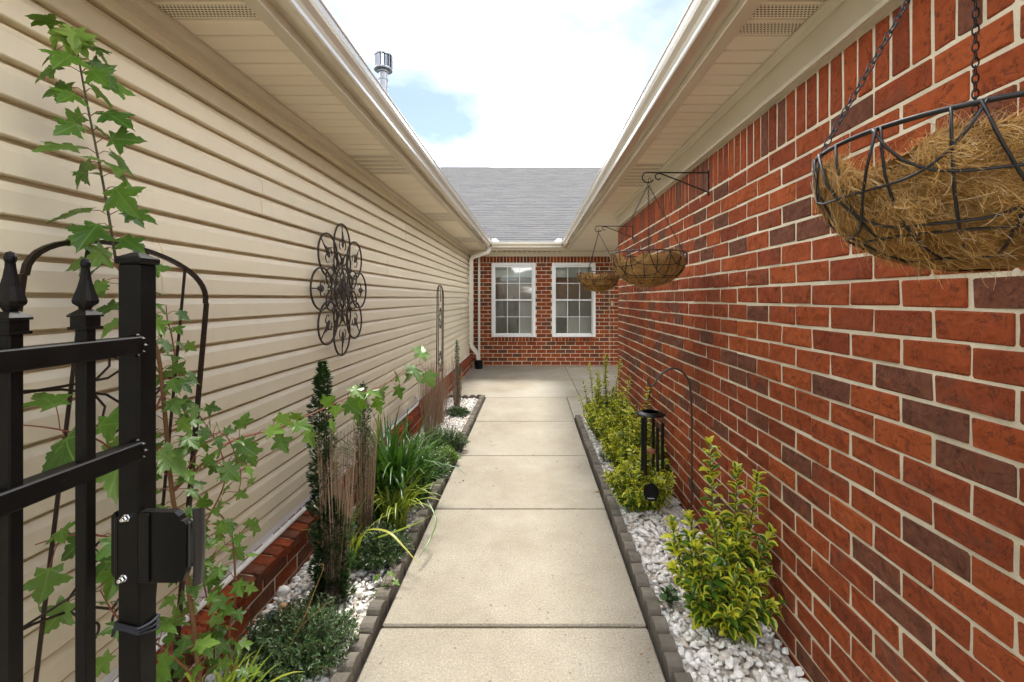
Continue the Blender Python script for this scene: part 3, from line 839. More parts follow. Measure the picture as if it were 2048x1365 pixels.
m = MB(); fx = at(1224, 607, 9.6); m.cbox(fx.x - .018, fx.x + .018, YB - .022, YB - .001, fx.z - .06, fx.z + .05, .004); m.lathe([(.012, 0), (.012, .02), (0, .022)], 10, (fx.x, YB - .022, fx.z + .02), 0, Matrix.Rotation(PI / 2, 4, 'X'))
m.cbox(fx.x + .005, fx.x + .03, YB - .03, YB - .001, fx.z - .16, fx.z - .12, .004)
m.build('wall_tap', M['brass'], bw)

# ================================================================ EDGING
def edging(name, label, runs):
    e = empty(name, runs[0][0]); tag(e, label, 'edging')
    var = []
    r = random.Random(17)
    for i in range(6):
        m = MB(); L = .049; pr = [(-L, -.08), (L, -.08), (L, .012)]
        for q in range(1, 8):
            a = PI * q / 8; pr.append((L * math.cos(a) * .985, .012 + .034 * math.sin(a) + r.uniform(-.0015, .0015)))
        pr.append((-L, .012)); m.prism(pr, 'x', -.029, .029 + r.uniform(-.002, .002)); var.append(m.mesh('edging_block', M['edging']))
    for (p0, n, ang) in runs:
        p = Vector(p0); d = Vector((-math.sin(ang), math.cos(ang), 0))
        for i in range(n):
            q = p + d * (.101 * (i + .5)) + Vector((r.uniform(-.004, .004), 0, r.uniform(-.005, .003)))
            add_obj('edging_block', r.choice(var), e, mw=Matrix.Translation(q) @ Matrix.Rotation(ang + r.uniform(-.05, .05), 4, 'Z') @ Matrix.Rotation(r.uniform(-.03, .03), 4, 'X') @ Matrix.Rotation(r.uniform(-.05, .05), 4, 'Y'))
    return e
edging('bed_edging', 'grey scalloped edging blocks on the left of the path, turning at the far end', [((-.697, 1.0, 0), 55, 0), ((-.69, 6.52, 0), 5, PI / 2)])
edging('bed_edging', 'row of small grey scalloped concrete edging blocks on the right of the path', [((.548, 1.0, 0), 44, 0)])

# ================================================================ GRAVEL
def chip_meshes(n, npt, mat, seed):
    r = random.Random(seed); out = []
    for i in range(n):
        bm = bmesh.new(); sx, sy, sz = r.uniform(.8, 1.35), r.uniform(.6, .95), r.uniform(.42, .72)
        for q in range(npt):
            v = Vector((r.gauss(0, 1), r.gauss(0, 1), r.gauss(0, 1))).normalized() * r.uniform(.86, 1.0)
            bm.verts.new((v.x * sx, v.y * sy, v.z * sz))
        ret = bmesh.ops.convex_hull(bm, input=bm.verts)
        bmesh.ops.delete(bm, geom=[v for v in bm.verts if not v.link_faces], context='VERTS')
        me = bpy.data.meshes.new('stone'); bm.to_mesh(me); me.materials.append(mat)
        bm.verts.ensure_lookup_table(); bm.verts.index_update()
        m = MB(); m.add([v.co.copy() for v in bm.verts], [tuple(v.index for v in f.verts) for f in bm.faces])
        bm.free(); out.append((m, me))
    return out
chips = chip_meshes(14, 22, M['stone'], 3)
def gravel(name, label, x0, x1, y0, y1, ztop, nst, seed, y_ind):
    m = MB(); m.box(x0, x1, y0, y1, -.118, ztop)
    bed = m.build(name, M['gravel'], origin=((x0 + x1) / 2, (y0 + y1) / 2, -.11)); tag(bed, label, kind='structure')
    r = random.Random(seed); pts = []
    dens = nst
    cell = .030
    ny = int((y1 - y0) / cell); nx = int((x1 - x0) / cell)
    for layer in range(2):
        for j in range(ny):
            for i in range(nx):
                x = x0 + (i + .5 + r.uniform(-.5, .5) + .5 * layer) * cell; y = y0 + (j + .5 + r.uniform(-.5, .5)) * cell
                if layer and r.random() < .45: continue
                x = min(max(x, x0 + .012), x1 - .010)
                s = r.choice((.011, .013, .015, .017, .020, .0235)) * (1.0 if r.random() < .93 else 1.35)
                edge = min(x - x0, x1 - x) / .2
                z = ztop + .004 + layer * .013 + r.uniform(-.004, .005) + .01 * min(1, edge)
                pts.append((Vector((x, y, z)), s))
    pts.sort(key=lambda t: (0 if in_frame(t[0]) and t[0].z > ztop + .012 else 1, -t[1] / max(.3, t[0].y)))
    rest = MB(); ind = 0
    for i, (p, s) in enumerate(pts):
        if p.y < .9: continue
        R = Euler3(r)
        mb, me = r.choice(chips)
        if ind < 300: add_obj('stone', me, bed, mw=Matrix.Translation(p) @ R.to_4x4() @ Matrix.Scale(s, 4)); ind += 1
        else: rest.add([R @ Vector(v) * s + p for v in mb.v], mb.f)
    o = rest.build('marble_chips', M['stone_mass'], bed, fix=False); o['kind'] = 'stuff'
    return bed
from mathutils import Euler
def Euler3(r): return Euler((r.uniform(-.6, .6), r.uniform(-.6, .6), r.uniform(0, 6.28))).to_matrix()
gravel('gravel_bed', 'bed of white marble chips between the right brick wall and the path', .588, XR - .004, .6, 5.40, -.012, 0, 5, 2.6)
gravel('gravel_bed', 'bed of white marble chips between the brick base and the path on the left', -1.216, -.737, .6, 6.47, -.012, 0, 6, 2.6)
# ================================================================ GATE
gx = -.655
gate = empty('garden_gate', (gx, .34, 0), 'open black metal gate with spear finials at the left front', 'gate')
m = MB(); m.cbox(-.687, -.650, .758, .795, .03, 1.478, .003); stile = m.build('stile', M['black'], gate)
m = MB(); c0 = (-.6685, .7765)
m.cbox(c0[0] - .0225, c0[0] + .0225, c0[1] - .0225, c0[1] + .0225, 1.4775, 1.490, .003)
m.add([(c0[0] + a * .018, c0[1] + b_ * .018, 1.4895) for a, b_ in ((-1, -1), (1, -1), (1, 1), (-1, 1))] + [(c0[0] + a * .006, c0[1] + b_ * .006, 1.497) for a, b_ in ((-1, -1), (1, -1), (1, 1), (-1, 1))],
      [(0, 1, 5, 4), (1, 2, 6, 5), (2, 3, 7, 6), (3, 0, 4, 7), (4, 5, 6, 7)])
m.build('stile_cap', M['black'], stile)
m = MB(); m.cbox(-.687, -.650, -.14, -.103, .03, 1.478, .003); m.build('stile', M['black'], gate)
for z in (1.357, 1.183, .20):
    m = MB(); m.cbox(gx - .0135, gx + .0135, -.1025, .7575, z - .029, z, .002)
    for i in range(9):                                              # weld beads at the stile
        a = PI * 2 * i / 9; m.lathe([(0, -.003), (.0045, 0), (0, .003)], 6, (gx + .016 * math.cos(a), .7565, z - .0145 + .017 * math.sin(a)))
    m.build('rail', M['black'], gate)
def finial(mb, cx, cy, z):
    # collar: stacked square mouldings, then a four-sided spear with a ball tip
    for h, (w0, w1, za, zb_) in enumerate(((.0135, .0135, 0, .004), (.0115, .0115, .004, .018), (.0140, .0140, .018, .021), (.0140, .006, .021, .029))):
        vs = [(cx + a * w0, cy + b_ * w0, z + za + h * .0001) for a, b_ in ((-1, -1), (1, -1), (1, 1), (-1, 1))] + [(cx + a * w1, cy + b_ * w1, z + zb_) for a, b_ in ((-1, -1), (1, -1), (1, 1), (-1, 1))]
        mb.add(vs, [(0, 1, 5, 4), (1, 2, 6, 5), (2, 3, 7, 6), (3, 0, 4, 7), (4, 5, 6, 7), (3, 2, 1, 0)])
    prof = [(.0055, .028), (.0080, .033), (.0140, .038), (.0148, .042), (.0125, .050), (.0095, .060), (.0068, .072), (.0052, .084), (.0046, .092)]
    vs = []; n = 8
    for r_, zz_ in prof:
        for j in range(n):
            a = 2 * PI * j / n + PI / 4; k = 1.0 if j % 2 == 0 else .62
            vs.append((cx + r_ * k * math.cos(a), cy + r_ * k * math.sin(a), z + zz_))
    fs = [(i * n + j, i * n + (j + 1) % n, (i + 1) * n + (j + 1) % n, (i + 1) * n + j) for i in range(len(prof) - 1) for j in range(n)]
    mb.add(vs, fs)
    mb.lathe([(0, .088), (.0045, .0895), (.0062, .094), (.0062, .098), (.0042, .103), (0, .105)], 12, (cx, cy, z))
for y in (.672, .575, .478, .381, .284, .187, .09, -.007):
    m = MB(); m.cbox(gx - .0085, gx + .0085, y - .0085, y + .0085, .06, 1.375, .0016); pk = m.build('picket', M['black'], gate)
    m = MB(); finial(m, gx, y, 1.3745); m.build('finial', M['black'], pk)
# latch: bracket plate wrapped behind the stile, body plate and curved striker
m = MB()
prof = [(-.7075, .958), (-.7075, 1.052), (-.702, 1.060), (-.700, 1.060), (-.700, .950), (-.703, .950)]
m.prism(prof, 'y', .770, .800)
m.cbox(-.700, -.690, .765, .805, .938, 1.052, .003)
body = [(-.6495, .948), (-.600, .948), (-.590, .953), (-.586, .963), (-.584, 1.044), (-.589, 1.050), (-.594, 1.051), (-.597, 1.058), (-.604, 1.065), (-.6495, 1.066)]
m.prism([(x if x < -.64 else x + .012, z) for x, z in body], 'y', .7585, .772)
latch = m.build('latch', M['black_plastic'], gate)
m = MB(); m.cbox(-.6495, -.632, .7545, .7583, .950, 1.064, .0012); m.build('latch_plate', M['black_plastic'], latch)
m = MB(); m.box(-.573, -.561, .764, .768, 1.036, 1.046); m.box(-.573, -.561, .764, .768, .972, .980); m.box(-.5715, -.567, .761, .771, .972, 1.046)
pts = [(-.567, 1.072 - .128 * t, .006 * math.sin(t * PI)) for t in [i / 10 for i in range(11)]]
vs = []; 
for i, (x, z, o_) in enumerate(pts):
    w = .013 - .006 * (i / 10)
    for q in range(5):
        u = q / 4 - .5; vs.append((x + .007 + .012 * (1 - 4 * u * u) * .25 + o_ * .4 + (1 - i / 10) * .004 * (q / 4), .766 + u * .022, z - .006 * q / 4))
m.add(vs, [(i * 5 + q, i * 5 + q + 1, (i + 1) * 5 + q + 1, (i + 1) * 5 + q) for i in range(10) for q in range(4)])
n0 = len(m.v); m.add([(v[0] + .0022, v[1], v[2]) for v in vs], [(i * 5 + q, (i + 1) * 5 + q, (i + 1) * 5 + q + 1, i * 5 + q + 1) for i in range(10) for q in range(4)])
m.build('striker', simple('latch_grey', (.035, .034, .032), .4), latch)
for px, py in ((253, 1036), (247, 1157)):
    p = at(px, py, .757); m = MB(); R = Matrix.Rotation(PI / 2, 4, 'X')
    m.lathe([(.0065, -.001), (.0065, .0015), (.005, .0017), (.005, .006), (.0035, .007), (.0035, .010), (.0022, .0115)], 6, (p.x, .7578, p.z), 0, R); m.build('bolt', M['bolt'], latch)
# cord tied round the stile
cdm = MB()
for k in range(3):
    zz_ = .875 - .007 * k; w = .0235
    pts = []
    for i in range(32):
        a = 2 * PI * i / 32; c_, s_ = math.cos(a), math.sin(a); f_ = 1 / max(abs(c_), abs(s_)) ** .75
        pts.append((-.6685 + w * c_ * f_ * .92, .7765 + w * s_ * f_ * .92, zz_ - .007 * math.cos(a - .5) - .004 * k * math.sin(a)))
    cdm.tube(pts, .0025, 6, True)
cdm.tube([(-.690, .756, .872), (-.705, .77, .852), (-.722, .80, .85), (-.735, .85, .835), (-.74, .9, .80)], .0025, 6)
tag(cdm.build('tie_cord', M['cord'], origin=(-.6685, .7765, .87)), 'dark cord looped around the end post of the black gate', 'cord')

# ================================================================ TRELLISES
def spiral(cx, cz, r0, r1, a0, a1, n=18):
    return [(0, cx + (r0 + (r1 - r0) * i / n) * math.cos(a0 + (a1 - a0) * i / n), cz + (r0 + (r1 - r0) * i / n) * math.sin(a0 + (a1 - a0) * i / n)) for i in range(n + 1)]
tre = empty('garden_trellis', (-1.17, 1.17, -.02), 'large bronze arched trellis with scrolls standing behind the black gate', 'trellis', 'arched iron trellises against the siding', rot=(math.radians(-7.0), 0, 0))
HW, HS, HA = .30, 1.47, 1.60
m = MB(); pts = [(0, -HW, 0), (0, -HW, .7), (0, -HW, HS - .002), (0, -HW + .005, HS)]
for i in range(1, 24):
    a = PI - PI * i / 24; pts.append((0, HW * math.cos(a) * .985, HS + (HA - HS) * math.sin(a) ** .85))
pts += [(0, HW - .005, HS), (0, HW, HS - .002), (0, HW, .7), (0, HW, 0)]
m.tube(pts, .0085, 4); m.build('frame', M['bronze'], tre, local=True)
def arch_z(u): return HS + (HA - HS) * max(0, 1 - (u / HW) ** 2) ** .42
for u in (-.155, .185):
    m = MB(); m.tube([(0, u, 0), (0, u, .8), (0, u, arch_z(u))], .0048, 6); m.build('upright', M['bronze'], tre, local=True)
m = MB(); m.tube([(0, .03, arch_z(.03)), (0, .03, 1.48), (0, .03, 1.40)], .0048, 6); m.build('upright', M['bronze'], tre, local=True)
for zc in (1.20, .66):
    m = MB()
    for s in (-1, 1):
        m.tube([(.004, -HW, zc - .004 * s), (.004, -.18, zc + .004 + .004 * s), (.004, -.06, zc + .022 * s), (.004, 0.03, zc + .075 * s)], .0035, 6)
        m.tube([(.004, HW, zc - .004 * s), (.004, .18, zc + .004 + .004 * s), (.004, .10, zc + .022 * s), (.004, 0.03, zc + .075 * s)], .0035, 6)
    m.build('crossbar', M['bronze'], tre, local=True)
    for sy in (-1, 1):
        for s in (-1, 1):
            m = MB(); cx = .02 + sy * .045; cz = zc + s * .105
            pth = spiral(cx, cz, .016, .036, PI * .2, PI * 2.0) 
            if sy < 0: pth = [(0, .04 - y, z) for _, y, z in [(0, .04 - (.02 - .045) * 0 - (y - 0), z) for _, y, z in pth]] if False else [(0, 2 * .02 - y, z) for _, y, z in spiral(.02 + .045, cz, .016, .036, PI * .2, PI * 2.0)]
            if s < 0: pth = [(x, y, 2 * zc - z) for x, y, z in [(x, y, 2 * cz - z if False else z) for x, y, z in pth]] if False else [(x, y, z) for x, y, z in pth]
            m.tube(pth, .0032, 6)
            m.tube([(0, .02 + sy * .081, cz), (0, .02 + sy * .075, cz - s * .05), (0, .02 + sy * .12, zc + s * .01)], .0032, 6)
            m.build('scroll', M['bronze'], tre, local=True)
kids = kid_map(tre); t2 = copy_tree(tre, kids)
t2.location = (-1.13, 5.62, -.02); t2.rotation_euler = (math.radians(-3.5), 0, math.radians(4)); t2['label'] = 'tall narrow arched iron trellis farther along the siding near the downspout'

# ================================================================ MEDALLION
MC = Vector((XL + .034, 3.06, 1.478))
med = empty('wall_medallion', MC, 'round openwork scroll medallion of dark metal hanging on the siding', 'wall decoration')
def mp(u, v, o=0): return (MC.x + o, MC.y + u, MC.z + v)
def rot2(p, a): return (p[0] * math.cos(a) - p[1] * math.sin(a), p[0] * math.sin(a) + p[1] * math.cos(a))
def plate(mb, outline, a, off, th=.003):
    pts = [rot2(p, a) for p in outline]; n = len(pts)
    cx = sum(p[0] for p in pts) / n; cy = sum(p[1] for p in pts) / n
    vs = [mp(p[0], p[1], off) for p in pts] + [mp(p[0], p[1], off - th) for p in pts] + [mp(cx, cy, off + th * 1.5), mp(cx, cy, off - th)]
    fs = [(i, (i + 1) % n, 2 * n) for i in range(n)] + [(n + (i + 1) % n, n + i, 2 * n + 1) for i in range(n)] + [(i, n + i, n + (i + 1) % n, (i + 1) % n) for i in range(n)]
    mb.add(vs, fs)
def fleur(mb, rc, a, s=1.0):
    """small acanthus: toothed leaf pointing outwards with two curls"""
    lf = []
    ys_ = [-.03, -.012, -.016, .004, -.002, .022, .016, .04, .036, .062]
    ws_ = [.006, .017, .010, .021, .012, .019, .010, .012, .006, .0]
    for y_, w in zip(ys_, ws_): lf.append((w * s, y_ * s))
    for y_, w in list(zip(ys_, ws_))[-2::-1]: lf.append((-w * s, y_ * s))
    plate(mb, [(p[0], p[1] + rc) for p in lf], a, .006)
    for sg in (-1, 1):
        pth = []
        for i in range(15):
            t = i / 14; an = -PI / 2 + t * 1.55 * PI; r_ = .024 * s * (1 - .45 * t)
            pth.append((sg * (.024 * s - r_ * math.cos(an + PI / 2) * 1.0 + .002), rc - .022 * s + r_ * math.sin(an + PI / 2) * 1.4))
        mb.tube([mp(*rot2(p, a), .003) for p in pth], [.0036 * s * (1 - .4 * i / 14) for i in range(15)], 6)
for k in range(8):
    a = k * PI / 4
    m = MB(); pth = []
    # C scroll: open oval whose two ends curl inwards
    n = 44
    for i in range(n + 1):
        t = -1 + 2 * i / n; an = t * 1.30 * PI
        sh = max(0, abs(t) - .70) / .30
        ru, rv = .128 * (1 - .50 * sh), .140 * (1 - .50 * sh)
        cx = math.copysign(.045, t) * sh * 1.0; cy = .298 - .045 * sh
        pth.append((cx + ru * math.sin(an), cy + rv * math.cos(an)))
    m.tube([mp(*rot2(p, a), 0) for p in pth], [.0062 if .06 < i / n < .94 else .0045 for i in range(n + 1)], 8)
    m.tube([mp(*rot2((0, v), a), 0) for v in (.30, .37, .437)], .0035, 6)
    m.build('outer_scroll', M['medal'], med, smooth=True)
    m = MB(); fleur(m, .315, a, 1.15); m.build('acanthus_leaf', M['medal'], med)
    a2 = a + PI / 8
    m = MB(); pth = [(.062 * math.sin(2 * PI * i / 28), .178 + .082 * math.cos(2 * PI * i / 28)) for i in range(28)]
    m.tube([mp(*rot2(p, a2), .002) for p in pth], .005, 7, True); m.build('inner_scroll', M['medal'], med, smooth=True)
    m = MB(); fleur(m, .178, a2, .8); m.build('acanthus_leaf', M['medal'], med)
m = MB(); m.tube([mp(.125 * math.sin(2 * PI * i / 36), .145 * math.cos(2 * PI * i / 36), .004) for i in range(36)], .0055, 7, True)
for k in range(8):
    a = k * PI / 4 + PI / 8; m.tube([mp(*rot2((0, v), a), .003) for v in (.03, .09, .125)], .003, 5)
m.build('centre_ring', M['medal'], med, smooth=True)
m = MB()
for k in range(4):
    a = k * PI / 2; o = [(.012, 0), (.030, .018), (.024, .034), (.044, .046), (.030, .056), (.034, .072), (.018, .078), (.012, .098), (0, .118)]
    plate(m, o + [(-x, y) for x, y in o[-2::-1]], a, .012 + .0004 * k)
    plate(m, [(x * .6, y * .62) for x, y in o] + [(-x * .6, y * .62) for x, y in o[-2::-1]], a + PI / 4, .017 + .0004 * k)
m.lathe([(.0, .012), (.012, .008), (.016, 0)], 12, mp(0, 0, .016), 0, Matrix.Rotation(PI / 2, 4, 'Y')); m.build('rosette', M['medal'], med)
m = MB()
for a in (.5, 2.6, 4.2): 
    p = rot2((0, .30), a); m.tube([mp(*p, 0), mp(*p, -.036)], .003, 5)
m.build('standoff', M['medal'], med)

# ================================================================ BRACKETS AND HANGING BASKETS
HX = .68; YS3 = (.70, 2.66, 4.64)
br = empty('plant_bracket', (XR, YS3[1], 2.05), 'scrolled iron bracket holding the middle hanging basket on the brick wall', 'bracket', 'iron brackets on the brick wall')
m = MB(); m.cbox(-.008, -.001, -.0065, .0065, -.035, .115, .001); m.build('wall_plate', M['iron'], br, local=True)
m = MB(); hx = HX - XR
m.tube([(-.007, 0, .10), (-.2, 0, .1005), (hx + .03, 0, .101), (hx - .005, 0, .103), (hx - .025, 0, .097), (hx - .036, 0, .08), (hx - .034, 0, .06), (hx - .02, 0, .046), (hx, 0, .042), (hx + .02, 0, .048), (hx + .028, 0, .06)], .0042, 6)
m.build('arm', M['iron'], br, local=True)
m = MB(); m.tube([(-.007, 0, -.012), (-.15, 0, .045), (hx + .075, 0, .094), (hx + .055, 0, .097), (hx + .040, 0, .085), (hx + .042, 0, .068), (hx + .058, 0, .060), (hx + .07, 0, .066)], .0042, 6)
m.build('brace', M['iron'], br, local=True)
kids = kid_map(br)
for y, lb in ((YS3[2], 'scrolled iron bracket holding the farthest hanging basket near the brick corner'), (YS3[0], 'scrolled iron bracket holding the nearest hanging basket above the frame')):
    c = copy_tree(br, kids); c.location = (XR, y, 2.05); c['label'] = lb
RB, HB = .21, .19
def bowl_r(z, R=RB, H=HB): return R * max(0, 1 - (1 - z / H) ** 2.4) ** .5 if z < H else R
bsk = empty('hanging_basket', (HX, YS3[0], 1.465), 'nearest large wire hanging basket with shaggy coconut liner at the right edge', 'hanging basket', 'wire hanging baskets with coconut liners')
m = MB(); m.tube([(RB * math.cos(2 * PI * i / 56), RB * math.sin(2 * PI * i / 56), HB) for i in range(56)], .0036, 7, True); m.build('rim', M['iron'], bsk, local=True, smooth=True)
def bp(a, z, o=.004): r_ = bowl_r(z) + o; return (r_ * math.cos(a), r_ * math.sin(a), z)
for k in range(18):
    a = 2 * PI * k / 18; m = MB(); m.tube([bp(a, z) for z in (HB, HB * .85, HB * .65, HB * .45, HB * .28, HB * .14, .012)], .0021, 5); m.build('upright_wire', M['iron'], bsk, local=True, smooth=True)
for lv, (zt, dp) in enumerate(((HB, .080), (HB, .135))):
    for k in range(6):
        a0 = 2 * PI * (k + .5 * lv) / 6 + .05; m = MB(); pth = []
        for i in range(21):
            t = -1 + i / 10; pth.append(bp(a0 + t * .80, zt - dp * (1 - abs(t) ** 4.5), .005 + lv * .001))
        m.tube(pth, .0021, 5); m.build('scallop_wire', M['iron'], bsk, local=True, smooth=True)
m = MB(); m.tube([bp(2 * PI * i / 40, .045, .003) for i in range(40)], .002, 5, True); m.tube([bp(2 * PI * i / 24, .013, .002) for i in range(24)], .0022, 5, True); m.build('base_ring', M['iron'], bsk, local=True)
rl = np.random.default_rng(5)
def bump_(a, z): 
    return .013 * math.sin(10 * a + 1) * math.sin(z * 60) + .006 * math.sin(23 * a + z * 40) * math.sin(z * 35 + a * 3)
m = MB(); na, nz = 72, 18
def ztop(a): return .160 + .014 * math.sin(3 * a + .6) + .011 * math.sin(7 * a) + .004 * math.sin(17 * a)
def lin(a, t):
    z = .004 + (ztop(a) - .004) * t; r_ = max(.0, bowl_r(max(z, .0015)) - .011) + bump_(a, z) * min(1, t * 4)
    return (r_ * math.cos(a), r_ * math.sin(a), z - .006 * (1 - t))
vs = [lin(2 * PI * j / na, (i / nz) ** 1.3) for i in range(nz + 1) for j in range(na)]
for (dr, dz) in ((-.012, .006), (-.028, -.002), (-.04, -.03), (-.07, -.075), (-.13, -.105), (-.2, -.11)):
    for j in range(na):
        a = 2 * PI * j / na; r_ = max(.003, bowl_r(ztop(a)) + dr); vs.append((r_ * math.cos(a), r_ * math.sin(a), max(.012, ztop(a) + dz)))
fs = [(i * na + j, i * na + (j + 1) % na, (i + 1) * na + (j + 1) % na, (i + 1) * na + j) for i in range(nz + 6) for j in range(na)]
m.add(vs, fs); liner = m.build('coconut_liner', M['liner'], bsk, local=True, smooth=True)
m = MB(); rf = random.Random(12)
for i in range(17000):
    a = rf.uniform(0, 2 * PI); t = rf.random() ** .55 if rf.random() < .75 else rf.uniform(.9, 1.0); p = Vector(lin(a, max(.02, t)))
    out = Vector((math.cos(a), math.sin(a), -.4 * (1 - t))).normalized(); tan = Vector((-math.sin(a), math.cos(a), 0)); upv = out.cross(tan)
    th = rf.gauss(0, 1.0); d = (tan * math.cos(th) + upv * math.sin(th) + out * rf.uniform(-.08, .20)).normalized()
    L = rf.uniform(.014, .036) * (1 if rf.random() < .96 else 1.9); kx = rf.gauss(0, 60); side = d.cross(out)
    pts = []; q = p + out * rf.uniform(-.003, .006)
    for s_ in range(5):
        pts.append(q.copy()); q = q + d * (L / 4); d = (d + side * kx * L / 4 - out * .04 + Vector((0, 0, -.03))).normalized()
    m.tube(pts, rf.choice((.00018, .00024, .00032)), 3)
fb = m.build('fibre', M['fibre'], liner, local=True, fix=False); fb['kind'] = 'stuff'
def chain(mb, p0, p1, ll=.0175):
    p0, p1 = Vector(p0), Vector(p1); L = (p1 - p0).length; n = int(L / (ll * .74)); d = (p1 - p0) / n; q = d.to_track_quat('Z', 'Y')
    for i in range(n):
        c = p0 + d * (i + .5); tw = q @ Quaternion((0, 0, 1), PI / 2 * (i % 2) + .3)
        pts = [c + tw @ Vector((.0046 * math.sin(2 * PI * j / 10), 0, ll / 2 * math.cos(2 * PI * j / 10))) for j in range(10)]
        mb.tube(pts, .0013, 4, True)
TOP = .585
for k in range(3):
    a = 2 * PI * k / 3 + 2.9; m = MB(); chain(m, (RB * math.cos(a), RB * math.sin(a), HB + .004), (.004 * math.cos(a), .004 * math.sin(a), TOP))
    m.build('chain', M['chain'], bsk, local=True)
m = MB(); m.tube([(.008 * math.cos(2 * PI * i / 14), 0, TOP + .006 + .008 * math.sin(2 * PI * i / 14)) for i in range(14)], .0016, 5, True)
hk = [(0, 0, TOP + .012), (0, 0, TOP + .03)] + [(.010 - .010 * math.cos(t), 0, TOP + .03 + .018 * math.sin(t)) for t in (.5, 1.0, 1.57, 2.1, 2.7, 3.3)]
m.tube([(x - .0, y, z) for x, y, z in hk], .0018, 5); m.build('hook', M['iron'], bsk, local=True)
kids = kid_map(bsk)
for y, lb, rz in ((YS3[1], 'middle wire hanging basket with coconut liner on a bracket on the brick wall', .5), (YS3[2], 'farthest wire hanging basket with coconut liner in front of the right window', 1.15)):
    c = copy_tree(bsk, kids); c.location = (HX, y, 1.49); c['label'] = lb; c.rotation_euler = (0, 0, rz)

# ================================================================ SHEPHERD HOOK AND WIND CHIME
sh = MB(); YH = 2.78
pp = [at(x, y, YH) for x, y in ((1383, 1045), (1383.5, 950), (1383.5, 860), (1382.5, 800), (1379, 770), (1370, 750), (1356, 739), (1341, 738), (1327, 745), (1316, 757), (1309, 768), (1302, 772.5), (1297, 769), (1295.5, 762), (1298, 755))]
def smooth_path(p, n=4):
    p = [Vector(q) for q in p]; out = []
    for i in range(len(p) - 1):
        a, b_, c_, d = p[max(i - 1, 0)], p[i], p[i + 1], p[min(i + 2, len(p) - 1)]
        for k in range(n):
            t = k / n; out.append(.5 * ((2 * b_) + (c_ - a) * t + (2 * a - 5 * b_ + 4 * c_ - d) * t * t + (3 * b_ - a - 3 * c_ + d) * t ** 3))
    out.append(p[-1]); return out
pp[0].z = -.08
sh.tube(smooth_path(pp), .0062, 8); tag(sh.build('shepherd_hook', M['hook'], origin=(pp[0].x, YH, -.02), smooth=True), 'dark shepherd hook pole stuck in the gravel by the brick wall', 'garden hook')
hp = at(1302, 774, YH); hx_, hz_ = hp.x, hp.z
ch = empty('wind_chime', (hx_, YH, .2), 'black wind chime of five tubes hanging from the shepherd hook', 'wind chime')
zr = CAM_H - (826 - 597) / 915 * YH
m = MB(); m.lathe([(.050, .006), (.053, .009), (.060, .008), (.068, .001), (.086, -.004), (.087, -.009), (.083, -.011), (.066, -.006), (.053, .000), (.050, .006)], 36, (hx_, YH, zr)); m.build('top_ring', M['black_plastic'], ch, smooth=True)
m = MB(); zt = hz_ - .055
m.tube([(hx_ + .008 * math.cos(2 * PI * i / 14), YH, hz_ - .010 + .011 * math.sin(2 * PI * i / 14)) for i in range(14)], .0013, 5, True)
m.tube([(hx_, YH, hz_ - .02), (hx_ - .006, YH, hz_ - .034), (hx_ - .012, YH, zt - .012), (hx_ - .004, YH, zt)], .0034, 6)
for k in range(4):
    a = PI / 4 + k * PI / 2; m.tube([(hx_, YH, zt), (hx_ + .057 * math.cos(a), YH + .057 * math.sin(a), zr + .015)], .0009, 4)
m.tube([(hx_, YH, zt), (hx_, YH, .30)], .0008, 4); m.build('suspension_cord', M['black_plastic'], ch)
for i, (px, yt, yb) in enumerate(((1285, 836, 940), (1290.5, 835, 951), (1306.5, 836, 934), (1315, 856, 943), (1325, 846, 938))):
    yy = YH + (-.03, -.045, .045, -.02, .03)[i]; a, c_ = at(px, yt, yy), at(px, yb, yy)
    m = MB(); m.lathe([(.0058, 0), (.0098, 0), (.0098, a.z - c_.z), (.0058, a.z - c_.z)], 14, (a.x, yy, c_.z)); m.tube([(a.x, yy, a.z), (a.x, yy, zr - .008)], .0008, 4); m.build('chime_tube', M['black_plastic'], ch, smooth=False)
m = MB(); m.lathe([(0, -.009), (.027, -.009), (.029, -.006), (.029, .006), (.027, .009), (0, .009)], 20, (hx_, YH, at(0, 903, YH).z)); m.build('striker_disc', M['wood'], ch)
m = MB(); zc = at(0, 985, YH).z; R = Matrix.Rotation(PI / 2, 4, 'X') ; n = 28
ol = [(hx_ + .046 * math.cos(2 * PI * i / n), zc + .056 * math.sin(2 * PI * i / n)) for i in range(n)]
m.prism(ol, 'y', YH - .003, YH + .003); m.tube([(hx_, YH, .31), (hx_, YH, zc + .05)], .0008, 4); sail = m.build('wind_sail', M['black_plastic'], ch)
m = MB(); m.tube([(hx_ - .022 + .0035 * i, YH - .0038, zc - .036 + .0035 * math.sin(i * 2.1)) for i in range(13)], .0012, 4); m.build('maker_mark', M['white'], sail)

